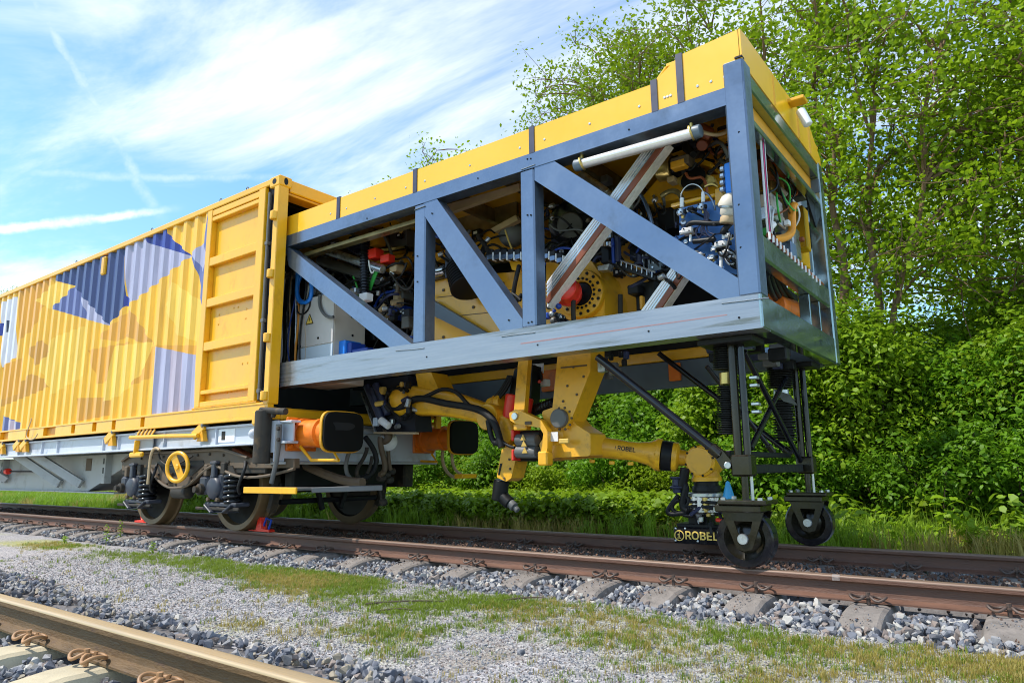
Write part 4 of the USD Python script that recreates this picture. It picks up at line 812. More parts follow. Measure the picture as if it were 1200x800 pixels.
def axle_box(ax):
    y0 = YB-.10; o = ax-.09
    b = part('axle_box', MB().add(bb(o-.13, o+.13, y0+.06, YB+.15, .33, .60, .02), bb(o-.30, o-.14, YB-.06, YB+.12, .38, .585, .03), bb(o-.17, o+.42, YB-.05, YB+.12, .262, .305, .01), beam((o-.12, YB-.03, .28), (o+.02, YB-.03, .20), .12, .02), beam((o+.38, YB-.03, .28), (o+.24, YB-.03, .21), .12, .02), bb(o+.02, o+.26, YB-.03, YB+.1, .198, .214, .004)), 'bogie_blue', bg)
    part('box_cover', lathe([(0, .05), (.09, .045), (.115, .025), (.12, 0), (.12, -.04)], (o, y0+.06, .455), (0, -1, 0), 24), 'bogie_blue', b, smooth=40)
    for dx, dz in ((-.09, -.12), (.09, -.12)): part('cover_bolt', bolt((o+dx, y0+.06, .455+dz), (0, -1, 0), .024, .03), 'brake_dust', b)
    part('damper', lathe([(0, 0), (.06, 0), (.06, .05), (.035, .06), (.035, .10), (0, .10)], (o-.22, YB-.05, .44), (0, -1, 0), 16), 'bogie', b, smooth=40)
    part('hanger', MB().add(bb(o-.035, o+.035, y0+.02, y0+.07, .56, .74, .01), bb(o-.06, o+.06, y0+.015, y0+.075, .70, .735, .01)), 'bogie_blue', b)
    part('coil_spring', helix((o+.255, YB+.02, .31), (o+.255, YB+.02, .585), .085, .021, 5.2, 18, 8), 'black_gloss', b, smooth=60)
    part('coil_spring', cyl((o+.255, YB+.02, .30), (o+.255, YB+.02, .59), .055, 14), 'black', b, smooth=60)
    part('spring_cap', prism([(-.13, 0), (.13, 0), (.05, .10), (-.05, .10)], (o+.255, YB+.06, .585), (1, 0, 0), (0, 0, 1), .1), 'bogie', b)
for ax in AX: axle_box(ax)
part('bolster', bb(-8.35, -7.5, YB+.05, 1.75, .50, .80, .03), 'bogie', bg)
part('far_frame', bb(-9.25, -6.2, 1.63, 1.80, .42, .72, .02), 'bogie', bg)
part('brake_beam', MB().add(bb(-6.45, -6.38, .02, 1.5, .40, .50, .01), cyl((-6.5, .1, .3), (-6.5, 1.45, .3), .03, 10), beam((-6.42, .5, .5), (-6.42, .6, .2), .05, .05), beam((-6.42, .95, .5), (-6.42, .85, .2), .05, .05)), 'black', bg)
for yy in (0, G2): part('brake_shoe', prism([(.50*math.cos(t), .50*math.sin(t)) for t in np.linspace(-.5, .35, 8)]+[(.56*math.cos(t), .56*math.sin(t)) for t in np.linspace(.35, -.5, 8)], (-6.98, yy+.05, .46), (1, 0, 0), (0, 0, 1), .08), 'bogie', bg)
for u, v in ((166, 537), (178, 536), (192, 535), (232, 533), (246, 532), (262, 533), (196, 566), (206, 567), (224, 560), (238, 550), (268, 541), (300, 542), (318, 542), (186, 556)):
    part('frame_rivet', bolt(P(u, v, y=YB-.032), (0, -1, 0), .016, .012), 'bogie', bg, smooth=False)
for x0 in AX:
    part('guard_stay', MB().add(beam((x0-.42, YB-.05, .24), (x0+.40, YB-.05, .24), .02, .03)), 'bogie', bg); part('brake_hose', tube([(x0+.45, YB-.04, .72), (x0+.50, YB-.09, .60), (x0+.42, YB-.08, .48), (x0+.36, YB-.02, .40)], .016, 8, smooth=20), 'rubber', bg, smooth=60)
    part('wear_plate', bb(x0-.30, x0-.24, YB-.06, YB+.05, .58, .70, .006), 'brake_dust', bg); part('guide_block', bb(x0+.04, x0+.12, YB-.07, YB+.05, .60, .72, .008), 'bogie', bg)
part('frame_lug', MB().add(bb(-8.05, -7.98, YB-.08, YB, .50, .62, .008)), 'brake_dust', bg); part('release_chain', tube([P(u, v, y=YB-.07) for u, v in ((186, 531), (190, 541), (200, 545), (214, 541), (226, 534))], .010, 6, smooth=30), 'bogie', bg, smooth=60)
part('brake_cylinder', cyl((-7.95, YB+.0, .40), (-7.65, YB+.0, .40), .07, 18), 'bogie', bg, smooth=50)
# handwheel
hc = P(208, 547, y=YB-.16); hw = part('handwheel', ring_torus(hc, (.25, -1, 0), .155, .022, 36, 10), 'yellow', wag, smooth=60)
s_, u_, d_ = frame((.25, -1, 0)); part('spoke', MB().add(beam(hc-.15*(u_*.86-s_*.5), hc+.15*(u_*.86-s_*.5), .012, .09, s_*.86+u_*.5), cyl(hc, hc+d_*.02, .03, 14)), 'yellow', hw); part('spindle', cyl(hc, hc+[0, .2, 0], .02, 10), 'bogie', hw)

# ---- end of the wagon: headstock, buffers, steps, hoses
XH = -5.93
hs = part('headstock', MB().add(bb(XH-.03, XH+.04, YS-.03, 1.86, .71, ZS1-.012, .01)), 'wagon_grey', wag)
part('headstock_flange', bb(XH-.16, XH+.07, YS-.02, 1.85, .685, .712, .006), 'wagon_trough', hs)
part('end_plate', bb(P(318, 510, y=YS-.03)[0], XH+.041, YS-.035, YS-.008, .80, ZS1+.005, .004), 'wagon_grey', wag)
part('end_pocket', bb(XH+.03, XH+.06, .45, 1.05, .80, 1.02, .01), 'wagon_trough', hs)
part('pocket_print', bb(XH-.2, XH-.1, YS-.012, YS-.03, .715, .80, .004), 'tan', hs)
def buffer(y, lab):
    z = .98; x0 = XH+.04; b = part('buffer', lathe([(0, 0), (.165, 0), (.165, .02), (.150, .03), (.148, .05), (.158, .06), (.158, .09), (.138, .10), (.132, .30), (.142, .31), (.142, .36), (.115, .37), (.112, .62), (0, .62)], (x0, y, z), (1, 0, 0), 40), 'orange', wag, smooth=40, label=lab)
    fl = part('buffer_flange', box((x0+.012, y, z), (.03, .36, .33), b=.01), 'orange', b)
    for dy in (-.14, .14):
        for dz in (-.12, .12): part('flange_bolt', bolt((x0+.026, y+dy, z+dz), (1, 0, 0), .026, .03), 'orange', b)
    a = np.linspace(0, 2*np.pi, 65)[:-1]; sup = lambda t: np.sign(np.cos(t))*abs(np.cos(t))**.42, 
    px = np.sign(np.cos(a))*np.abs(np.cos(a))**.40*.235; pz = np.sign(np.sin(a))*np.abs(np.sin(a))**.50*.185
    hp = Polygon(np.c_[px, pz]); xh = x0+.62
    part('buffer_head', prism(hp, (xh, y, z), (0, 1, 0), (0, 0, 1), .045), 'head_black', b, smooth=30)
    part('head_edge', prism(hp.buffer(.012), (xh-.014, y, z), (0, 1, 0), (0, 0, 1), .03), 'yellow_dirty', b, smooth=30)
    gp = [(.12*math.cos(t)*(1+.25*math.sin(3*t+1)), .05*math.sin(t)*(1+.3*math.cos(2*t))+.05) for t in np.linspace(0, 6.28, 25)[:-1]]
    if y < 1: part('grease_smear', prism(gp, (xh+.044, y-.02, z), (0, 1, 0), (0, 0, 1), .003), 'rubber', b)
buffer(-.12, 'near orange buffer with black head'); buffer(1.63, 'far orange buffer with black head')
def stirrup(pts, y): part('grab_rail', tube([P(u, v, y=y) for u, v in pts], .016, 8), 'yellow', wag, smooth=40)
stirrup([(352, 523), (365, 539), (397, 539), (389, 526)], -.2); stirrup([(480, 532), (490, 540), (512, 541), (506, 532)], 1.6)
stirrup([(519, 528), (521, 548), (530, 559), (546, 559)], 1.75) if False else None
part('far_step', MB().add(tube([P(u, v, y=1.72) for u, v in [(519, 528), (520, 545), (527, 556), (536, 559)]], .02, 8, smooth=16), tube([P(u, v, y=1.72) for u, v in [(530, 528), (532, 547), (540, 555)]], .018, 8, smooth=16)), 'tan', wag, smooth=60)
part('step_tread', box(P(545.5, 557.5, y=1.72), (.13, .25, .05), b=.006), 'yellow', wag)
# corner cylinder, stanchion, step
cc = P(306, 489, y=YS-.09); c0, c1 = P(306, 487, y=YS-.09), P(306, 543, y=YS-.09)
cy = part('stanchion_tube', lathe([(0, 0), (.078, 0), (.082, .01), (.082, .50), (.07, .515), (0, .515)], (c1[0], YS-.09, c1[2]), (0, 0, 1), 24), 'bogie', wag, smooth=40)
stage.GetPrimAtPath(cy)
part('stanchion_handle', MB().add(cyl((c1[0], YS-.09, c0[2]-.05), (c1[0], YS-.09, c0[2]+.07), .035, 12), cyl(P(306, 480.5, y=YS-.09), P(335, 482, y=YS-.09), .033, 12), cyl(P(320, 482, y=YS-.09), P(320, 489, y=YS-.09), .02, 10)), 'bogie', cy, smooth=60)
part('step_hanger', tube([P(u, v, y=YS-.04) for u, v in [(327, 497), (326, 520), (324, 540), (318, 566)]], [.03, .03, .022, .022], 8), 'mid_grey', wag, smooth=60)
for u, v in ((327, 502), (327, 515)): part('hanger_bolt', bolt(P(u, v, y=YS-.075), (0, -1, 0), .022, .02), 'bogie', wag)
sa, sb_ = P(302, 572, y=YS-.02), P(363, 572, y=YS-.02)
st = part('side_step', bb(sa[0], sb_[0], YS-.16, YS+.12, sa[2]-.012, sa[2]+.012, .004), 'mid_grey', wag)
part('step_edge', bb(sa[0]-.004, sb_[0]+.004, YS-.175, YS-.155, sa[2]-.04, sa[2]+.018, .004), 'yellow', st)
part('step_bar', beam((sb_[0], YS, sa[2]-.01), (-4.98, .15, sa[2]-.0), .03, .05), 'mid_grey', wag)
# coupling hook, white cap, hoses and cocks
part('drawhook', MB().add(tube([P(444, 500, y=.75), P(452, 503, y=.75), P(455, 512, y=.72), P(449, 518, y=.7)], [.05, .05, .045, .03], 10, smooth=16)), 'brake_dust', wag, smooth=60)
cp_ = P(455, 517, x=XH+.30); part('coupling_cap', lathe([(0, .05), (.06, .045), (.09, .02), (.10, 0), (.09, -.04), (0, -.05)], cp_, (.8, -.6, 0), 24), 'white', wag, smooth=40)
for pts, r, m in [([(428, 512), (437, 525), (441, 540), (436, 553), (425, 560), (414, 563)], .028, 'rubber'), ([(430, 524), (424, 540), (418, 552), (421, 560)], .02, 'bogie'), ([(436, 534), (434, 545), (430, 555)], .018, 'bogie'), ([(446, 512), (448, 530), (451, 548), (445, 556)], .03, 'brake_dust'), ([(455, 528), (456, 542), (458, 550)], .022, 'brake_dust'), ([(414, 563), (406, 552), (409, 530)], .022, 'mid_grey')]:
    part('air_hose', tube([P(u, v, x=XH+.35) for u, v in pts], r, 10, smooth=24), m, wag, smooth=60)
part('coupling_screw', MB().add(*[box(P(u, v, x=XH+.32), (.09, .1, .07), b=.02) for u, v in [(458, 552), (452, 556), (447, 560), (456, 562)]], tube([P(445, 572, x=XH+.3), P(447, 585, x=XH+.3)], .015, 8), sphere(P(449, 588, x=XH+.3), .045)), 'bogie', wag, smooth=40); part('hose_coupling', sphere(P(408, 564, x=XH+.35), .04), 'mid_grey', wag, smooth=40)
part('pipe_bar', cyl(P(395, 571, x=XH+.3), P(446, 569, x=XH+.3), .014, 8), 'brake_dust', wag)
part('under_tank', cyl((-7.2, .9, .62), (-6.2, .9, .62), .16, 20), 'black', wag, smooth=60)
part('under_box', bb(-6.3, -6.15, .0, 1.3, .45, .70, .02), 'black', wag)

# ---- wheel chocks on the rail
def chock(x, m, lab, flip):
    t = thing('wheel_chock', lab, 'wheel chock', (x, 0, 0), rz=math.pi if flip else 0)
    part('wedge', prism([(0, .0), (.26, .0), (.25, .02), (.12, .03), (.10, .14), (.06, .15), (0.02, .02)] if not flip else [(0, 0), (.25, 0), (.25, .02), (.11, .035), (.02, .02)], (0, .035, .004), (1, 0, 0), (0, 0, 1), .07), m, t, local=True)
    part('grip', ring_torus((.10, 0, .085), (0, 1, 0), .055, .012, 18, 6) if flip else tube([(.10, 0, .04), (.15, 0, .14), (.24, 0, .12), (.20, 0, .03)], .012, 6), 'red' if flip else 'blue_deep', t, local=True, smooth=60)
    part('tongue', bb(-.12, .02, -.03, .03, .004, .014, .002), m, t, local=True)
chock(P(166, 608, y=0)[0]+.14, 'red', 'red wheel chock with round grip left of the left wagon wheel', True)
chock(P(302, 614, y=0)[0], 'red', 'red wheel chock with blue handle against the right wagon wheel', False)

# ================================================================== STEEL TRUSS MODULE (drawn out of the container)
YA, YZ = -0.25, 1.83                                  # near and far face of the frame
XR = -1.245
mod = thing('truss_module', 'blue grey steel truss box full of machinery, drawn out of the yellow container', 'machine module', (-3.8, .78, 1.44))
zb = lambda x: 1.442 + (XR-x)*.0045
zt_ = lambda x: 1.655 + (XR-x)*.0115
TZ0, TZ1 = 2.945, 3.07
def xz(pts, y): return [tuple(P(u, v, y=y)[[0, 2]]) for u, v in pts]
def polyp(nm, pts, y, t, m, par=None, smooth=35, label=None):
    """plate standing along the track: outline surveyed in the plane y, thickness t away from the camera"""
    return part(nm, prism(xz(pts, y), (0, y+t, 0), (1, 0, 0), (0, 0, 1), t), m, par or mod, smooth, label)
def xzprism(pts, y, t): return prism(pts, (0, y+t, 0), (1, 0, 0), (0, 0, 1), t)
def boxp(nm, u0, v0, u1, v1, y, t, m, par=None, b=.008, label=None):
    a, c = P(u0, (v0+v1)/2, y=y), P(u1, (v0+v1)/2, y=y); um = (u0+u1)/2; za, zc = P(um, v0, y=y)[2], P(um, v1, y=y)[2]
    return part(nm, bb(a[0], c[0], y, y+t, zc, za, b), m, par or mod, label=label)
def hose(nm, pts, r, m, par=None, n=8, k=24):
    return part(nm, tube([P(u, v, y=y) for u, v, y in pts], r, n, smooth=k), m, par or mod, smooth=60)
def rod(nm, a, b, r, m, par=None, n=16):
    return part(nm, cyl(P(a[0], a[1], y=a[2]), P(b[0], b[1], y=b[2]), r, n), m, par or mod, smooth=50)
xl = -7.3
part('bottom_chord', xzprism([(xl, zb(xl)), (XR+.0, zb(XR)), (XR, zt_(XR)), (xl, zt_(xl))], YA, .16), 'steel_chord', mod)
part('top_chord', xzprism([(xl, TZ0), (XR-.002, TZ0), (XR-.002, TZ1), (xl, TZ1)], YA, .14), 'steel_blue', mod)
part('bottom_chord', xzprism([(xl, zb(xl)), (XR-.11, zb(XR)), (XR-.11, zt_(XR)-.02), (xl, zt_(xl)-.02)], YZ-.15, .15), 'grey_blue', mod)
part('lower_beam', bb(-5.9, -2.15, 1.60, 1.672, 1.345, 1.598, .006), 'grey_blue', mod)
part('under_beam', bb(-5.9, -2.0, 1.58, 1.66, 1.602, 1.70, .006), 'yellow', mod)
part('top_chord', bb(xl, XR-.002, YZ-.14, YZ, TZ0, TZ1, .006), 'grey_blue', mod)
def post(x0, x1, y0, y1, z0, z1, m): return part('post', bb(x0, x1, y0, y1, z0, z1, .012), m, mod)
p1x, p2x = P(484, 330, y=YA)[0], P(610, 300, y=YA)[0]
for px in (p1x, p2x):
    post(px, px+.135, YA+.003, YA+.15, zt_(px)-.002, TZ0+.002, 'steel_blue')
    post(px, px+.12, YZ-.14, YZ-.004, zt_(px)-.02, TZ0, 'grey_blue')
post(XR-.135, XR+.003, YA-.003, YA+.155, zt_(XR)-.003, 3.245, 'steel_blue')
part('post_cap', bb(XR-.05, XR+.0, YA-.002, YA+.05, 3.245, 3.262, .003), 'black', mod)
post(XR-.12, XR+.003, YZ-.13, YZ+.003, zb(XR)+.0, 3.23, 'steel_end')
def diag(q, y, m, t=.12):
    return part('diagonal', xzprism(q, y+.005, t), m, mod)
D1 = xz([(333, 285.5), (338, 312), (464, 413), (486, 411), (486, 406)], YA); D2 = xz([(496.5, 252), (496.5, 231), (508, 228), (612, 374), (612, 392), (588, 391)], YA); D3 = xz([(626, 211), (626, 189), (642, 184), (876, 333), (876, 352), (846, 353)], YA)
for q in (D1, D2, D3): diag(q, YA, 'steel_blue')
dx1, dx2, dx3 = D1, D2, D3
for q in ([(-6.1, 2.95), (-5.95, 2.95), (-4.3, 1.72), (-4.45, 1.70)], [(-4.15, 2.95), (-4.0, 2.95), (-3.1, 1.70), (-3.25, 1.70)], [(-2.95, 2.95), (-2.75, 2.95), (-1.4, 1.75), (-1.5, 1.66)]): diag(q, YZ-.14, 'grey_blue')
part('red_line', xzprism(xz([(610, 402), (852, 368.2), (852, 369.2), (610, 403.2)], YA-.001), YA-.001, .003), 'red_scratch', mod)
for u, v in ((489, 330), (489, 300), (618, 186.5), (622, 186), (618, 252), (622, 252), (619, 378), (623, 377), (506, 250), (596, 375), (500, 418), (630, 404), (760, 388), (866, 155), (866, 240), (868, 290), (866, 372), (737, 152), (560, 209), (430, 256)):
    part('frame_hole', cyl(P(u, v, y=YA-.0045), P(u, v, y=YA+.004), .007, 8, 0), 'black', mod, smooth=False)
# end frame
part('end_bottom_beam', bb(XR-.11, XR-.001, YA+.156, YZ-.131, zb(XR)+.002, zt_(XR)+.012, .012), 'steel_end', mod)
part('end_corner_block', bb(XR-.02, XR+.006, YA-.001, YA+.152, zb(XR)+.001, zt_(XR)+.004, .008), 'steel_end', mod)
part('end_mid_beam', bb(XR-.10, XR-.004, YA+.156, YZ-.131, 1.915, 2.085, .014), 'steel_end', mod)
part('end_top_beam', bb(XR-.08, XR-.004, YA+.156, YZ-.131, 3.085, 3.20, .01), 'steel_end', mod)
part('end_web', bb(XR-.10, XR-.07, YA+.156, YZ-.131, 2.90, 3.084, .002), 'yellow_dirty', mod)
part('end_angle', bb(XR-.09, XR-.02, YA+.156, YZ-.131, 2.855, 2.905, .006), 'steel_end', mod)
for yy in (1.05, 1.36): part('end_stiffener', bb(XR-.10, XR-.02, yy, yy+.03, zt_(XR)+.013, 1.914, .004), 'steel_end', mod)
part('gusset', prism([(0, 0), (.26, 0), (0, -.22)], (XR-.06, 1.70, 2.86), (0, -1, 0), (0, 0, 1), .012), 'black', mod)
# yellow covers along the top, with black strap joints
xs_ = [-7.2] + [P(u, v, y=YA)[0] for u, v in ((396, 250), (486, 220), (623, 172), (767, 122), (797, 100))] + [XR-.004]
def ytop(x): return 3.285 if x < -1.9 else float(np.interp(x, [-1.9, -1.78, XR], [3.30, 3.42, 3.45]))
for i, (a, b) in enumerate(zip(xs_[:-1], xs_[1:])):
    g = .010; za = ytop(a) if i < 4 else (3.30 if i == 4 else 3.425); zz = ytop(b-.001) if i < 4 else (3.415 if i == 4 else 3.452)
    if i < 4: za = zz = 3.285
    c = part('cover_panel', xzprism([(a+g, 3.072), (b-g, 3.072), (b-g, zz), (a+g, za)], YA+.006, .018), 'yellow_sheet', mod)
    for xx in (a+.12, (a+b)/2, b-.12): part('cover_screw', bolt((xx, YA+.006, 3.15), (0, -1, 0), .010, .004), 'galv', c, smooth=False)
    if i: part('joint_strap', xzprism([(a-.024, 3.068), (a+.024, 3.068), (a+.024, za+.012), (a-.024, za+.012)], YA-.002, .03), 'navy', mod)
part('roof_sheet', bb(-7.2, -1.9, YA+.02, YZ-.01, 3.25, 3.275, .004), 'yellow_sheet', mod)
part('roof_sheet', beam((-1.9, .79, 3.27), (-1.78, .79, 3.39), 2.04, .02), 'yellow_sheet', mod)
part('roof_sheet', bb(-1.78, XR-.01, YA+.02, YZ-.01, 3.385, 3.41, .004), 'yellow_sheet', mod)
part('far_cover', bb(-7.2, XR-.01, YZ-.02, YZ-.002, 3.07, 3.28, .003), 'yellow_sheet', mod)
ec = part('end_cover', prism([(YA+.006, 3.205), (YZ-.0, 3.205), (YZ, 3.30), (YZ-.32, 3.50), (YA+.10, 3.462), (YA+.006, 3.452)], (XR-.018, 0, 0), (0, 1, 0), (0, 0, 1), .016), 'yellow_sheet', mod)
fl = P(934, 126, x=XR+.05)
lp = part('end_lamp', cyl(fl+[.02, -.0, -.03], fl+[.07, .0, -.17], .035, 16), 'white', mod, smooth=50); part('lamp_bracket', box(fl+[0, .0, .05], (.14, .12, .03)), 'yellow', lp)
for yy in (.45, 1.1, 1.45): part('cover_fold', prism([(0, 0), (.012, .006), (0, .012)], (XR-.004, yy, 3.21), (1, 0, 0), (0, 1, 0), .24), 'yellow_sheet', ec)
# inside: far wall, roof bows, longitudinal angles
part('inner_far_wall', bb(-7.2, XR-.45, YZ-.19, YZ-.165, zt_(-4)-.02, TZ0, 0), 'dark_panel', mod)
for xb in (-6.3, -5.6, -4.9, -4.2, -3.5, -2.8, -2.1): part('roof_bow', bb(xb-.035, xb+.035, YA+.15, YZ-.15, 3.10, 3.24, .005), 'olive_sheet', mod)
part('inner_angle', bb(-6.9, p1x, YA+.15, YA+.24, 2.86, 2.90, .004), 'olive_sheet', mod)
polyp('inner_tray', [(172/4+480, 240), (608, 215), (608, 221), (527, 249)], .15, .05, 'tan')
# --- bay next to the container: switch cabinets, cable bundle, hoses
cy0 = .05; ca, cb_ = P(350, 400, y=cy0), P(391, 400, y=cy0); zt1, zm, zl = P(375, 346, y=cy0)[2], P(375, 404, y=cy0)[2], 1.50
yb_ = P(428, 400, x=cb_[0])[1]
cab = part('switch_cabinet', bb(ca[0], cb_[0], cy0, yb_, zl, zt1, .008), 'cabinet_side', mod)
part('cabinet_door', bb(ca[0]+.006, cb_[0]-.004, cy0-.012, cy0+.002, zm+.004, zt1-.006, .004), 'cabinet', cab)
part('cabinet_base_door', bb(ca[0]+.006, cb_[0]-.004, cy0-.012, cy0+.002, zl, zm-.004, .004), 'cabinet_low', cab)
tri = P(363, 374, y=cy0-.013); part('warning_sign', prism([(-.06, -.05), (.06, -.05), (0, .055)], tri, (1, 0, 0), (0, 0, 1), .003), 'gold_text', cab)
part('warning_mark', prism([(.005, .028), (-.016, -.008), (.002, -.005), (-.008, -.034), (.016, -.0), (.0, .0), (.012, .028)], tri+[0, -.0005, 0], (1, 0, 0), (0, 0, 1), .0045), 'black', cab)
part('warning_border', MB().add(*[beam(tri+[a, -.002, b], tri+[c, -.002, d], .008, .003, (0, 1, 0), 0) for a, b, c, d in ((-.06, -.05, .06, -.05), (.06, -.05, 0, .055), (0, .055, -.06, -.05))]), 'black', cab)
for u, v in ((373, 396), (352, 406), (412, 371), (413, 393), (409, 402)): part('cabinet_screw', bolt(P(u, v, y=cy0-.012) if u < 391 else P(u, v, x=cb_[0]), (0, -1, 0) if u < 391 else (1, 0, 0), .014, .008), 'black', cab, smooth=False)
part('cabinet_top_gear', MB().add(*[box(P(u, v, y=.15), (.07, .12, .07)) for u, v in ((372, 343), (379, 341), (384, 344), (364, 345))]), 'galv', cab)
bx = boxp('blue_box', 394, 399, 404, 421, .12, .22, 'blue'); boxp('box_face', 404, 401, 411, 420, .15, .2, 'blue_deep', bx)
boxp('blue_box', 412, 408, 430, 420, .15, .15, 'blue_deep')
q = np.random.default_rng(8); cols = ['white', 'black', 'galv', 'tan', 'blue_deep', 'black', 'galv', 'orange_hose', 'black', 'white', 'tan', 'galv']
for i in range(14):
    u = 333+i*2.5; w = q.normal(0, 1.6, 5); yv = q.uniform(.0, .25)
    hose('cable', [(u+4+w[0], 318, yv), (u+1+w[1], 345, yv), (u-1+w[2], 375, yv), (u-2+w[3], 405, yv), (u-2+w[4], 430, yv)], q.uniform(.008, .016), cols[i % 12], n=6)
hose('blue_hose', [(349, 318, .02), (348, 345, .02), (352, 354, .02), (362, 352, .02), (365, 340, .02), (364, 325, .02)], .022, 'blue'); hose('blue_hose', [(354, 320, .04), (349, 338, .04), (351, 350, .04), (359, 353, .04)], .018, 'blue')
hose('cable', [(375, 345, .02), (376, 362, .01), (384, 371, .0), (391, 371, .0)], .016, 'mid_grey'); hose('cable', [(348, 358, .03), (352, 368, .03), (360, 364, .03), (363, 350, .03)], .009, 'black')
boxp('cable_clamp', 328, 319, 345, 324, .05, .12, 'mid_grey')
tb = rod('bright_tube', (380, 293, .25), (449, 316, .25), .045, 'galv'); rod('dark_tube', (375, 305, .5), (450, 330, .5), .06, 'mid_grey')
part('corrugated_hose', bellows(P(428, 278, y=.2), P(427, 352, y=.2), .042, .055, 22, 14), 'black_gloss', mod, smooth=40)
for u0, v0, u1, v1, y, t, m in [(430, 291, 440, 302, .2, .12, 'red'), (445, 298, 455, 307, .25, .1, 'red'), (408, 275, 425, 292, .5, .2, 'navy'), (440, 262, 470, 282, .9, .3, 'navy'), (433, 271, 443, 287, .45, .12, 'yellow_dirty'), (456, 270, 476, 290, .7, .2, 'mid_grey'), (388, 272, 396, 300, .9, .2, 'blue_deep'), (456, 309, 464, 318, .3, .12, 'tan'), (463, 335, 472, 350, .6, .2, 'mid_grey'), (456, 357, 468, 372, .6, .2, 'blue_deep'), (460, 345, 466, 357, .55, .1, 'tan'), (405, 326, 418, 340, .7, .2, 'mid_grey'), (470, 366, 479, 384, .5, .2, 'mid_grey')]:
    boxp('valve_block', u0, v0, u1, v1, y, t, m)
polyp('shade_bracket', [(464, 264), (474, 264), (468, 273)], .5, .03, 'straw')
part('slew_drive', lathe([(0, .03), (.16, .03), (.17, 0), (.30, 0), (.32, -.04), (.28, -.14), (.20, -.2), (0, -.2)], P(460, 297, y=.75), (.1, -.25, .6), 32), 'yellow_dirty', mod, smooth=40)
part('gear_ring', lathe([(.1, .035), (.26, .035), (.26, .06), (.1, .06)], P(458, 295, y=.75), (.1, -.25, .6), 28), 'brass', mod, smooth=40)
polyp('green_strap', [(440, 314), (445, 312), (434, 340), (431, 338)], .25, .01, 'green'); hose('green_wire', [(414, 324, .3), (418, 335, .3), (420, 346, .3)], .01, 'green')
hose('cable', [(432, 305, .2), (436, 320, .22), (440, 310, .25)], .008, 'white'); boxp('junction_box', 420, 343, 429, 352, .1, .1, 'white'); boxp('junction_box', 410, 337, 416, 343, .12, .1, 'galv')
for i in range(16):
    u, v = q.uniform(385, 475), q.uniform(265, 330); y = q.uniform(.5, 1.4)
    hose('cable', [(u, v, y), (u+q.normal(0, 10), v+q.uniform(5, 15), y-.1), (u+q.normal(0, 15), v+q.uniform(15, 40), y), (u+q.normal(0, 20), v+q.uniform(20, 60), y+.1)], q.uniform(.008, .02), ['black', 'navy', 'mid_grey', 'black', 'tan'][i % 5], n=6)
for i in range(22):
    u, v = q.uniform(432, 480), q.uniform(350, 400); y = q.uniform(.35, 1.0); s = q.uniform(.03, .08)
    if v > 400-(480-u)*.9 or True: part('fitting', cyl(P(u, v, y=y), P(u, v, y=y)+q.normal(0, .06, 3), s*.5, 10) if i % 2 else box(P(u, v, y=y), (s, s, s*1.4), b=.01), ['black', 'galv', 'mid_grey', 'tan', 'black', 'navy'][i % 6], mod)
# --- big yellow boom body sloping through the middle bays
polyp('boom_body', [(500, 330), (512, 327), (560, 322), (610, 318), (640, 330), (640, 392), (560, 398), (500, 412)], .55, .55, 'yellow')
polyp('boom_rib', [(500, 353), (504, 350), (572, 391), (566, 399), (500, 366)], .45, .06, 'grey_blue')
polyp('boom_top', [(505, 298), (525, 292), (527, 299), (512, 306)], .7, .3, 'yellow_dirty'); polyp('boom_bulkhead', [(500, 318), (524, 313), (524, 324), (500, 330)], .5, .3, 'brake_dust')
rod('bright_tube', (505, 320, .4), (522, 316, .4), .05, 'galv'); boxp('dark_column', 521, 290, 529, 325, .35, .15, 'navy')
part('ribbed_bellows', bellows(P(545, 312, y=.40), P(552, 338, y=.36), .17, .195, 9, 24), 'black', mod, smooth=40)
polyp('ceiling_panel', [(529, 250), (605, 226), (605, 262), (560, 272), (540, 268)], .85, .04, 'olive_sheet'); polyp('ceiling_panel', [(529, 250), (540, 268), (552, 276), (536, 280)], .84, .02, 'yellow_dirty')
polyp('side_panel', [(545, 276), (600, 262), (612, 290), (570, 298), (548, 292)], .7, .2, 'yellow_dirty')
polyp('hinge_arm', [(575, 268), (604, 252), (607, 258), (580, 272)], .45, .06, 'tan'); part('round_motor', sphere(P(600, 274, y=.6), .13, 3), 'mid_grey', mod, smooth=60)
for i in range(11):                                     # energy chain of black links with bright clips
    u = 570+i*8.2; v = 297.5 - .15*i + (0 if i < 9 else (i-8)*2.5)
    l = boxp('chain_link', u, v-5.5, u+6.6, v+6.5, .12, .14, 'dark_panel' if i % 2 else 'black'); boxp('chain_band', u+.3, v+1, u+6.2, v+6.2, .112, .01, 'steel_blue', l, .001); boxp('chain_clip', u+6.6, v-2, u+8.0, v+7.5, .115, .05, 'white', l, .002)
polyp('yellow_bracket', [(596, 304), (610, 303), (610, 318), (600, 316)], .2, .12, 'yellow'); hose('cable', [(608, 312, .15), (604, 330, .12), (602, 352, .12), (612, 345, .12)], .02, 'black'); hose('cable', [(600, 344, .1), (606, 348, .1), (610, 352, .1)], .015, 'black')
hose('cable', [(590, 380, .2), (592, 374, .2), (591, 369, .2)], .012, 'bogie'); hose('cable', [(553, 280, .3), (556, 292, .25), (562, 298, .2), (568, 290, .25)], .028, 'black'); hose('cable', [(560, 276, .3), (568, 288, .25), (575, 300, .2)], .02, 'bogie')
hose('cable', [(592, 270, .3), (596, 282, .25), (600, 292, .2)], .008, 'straw')
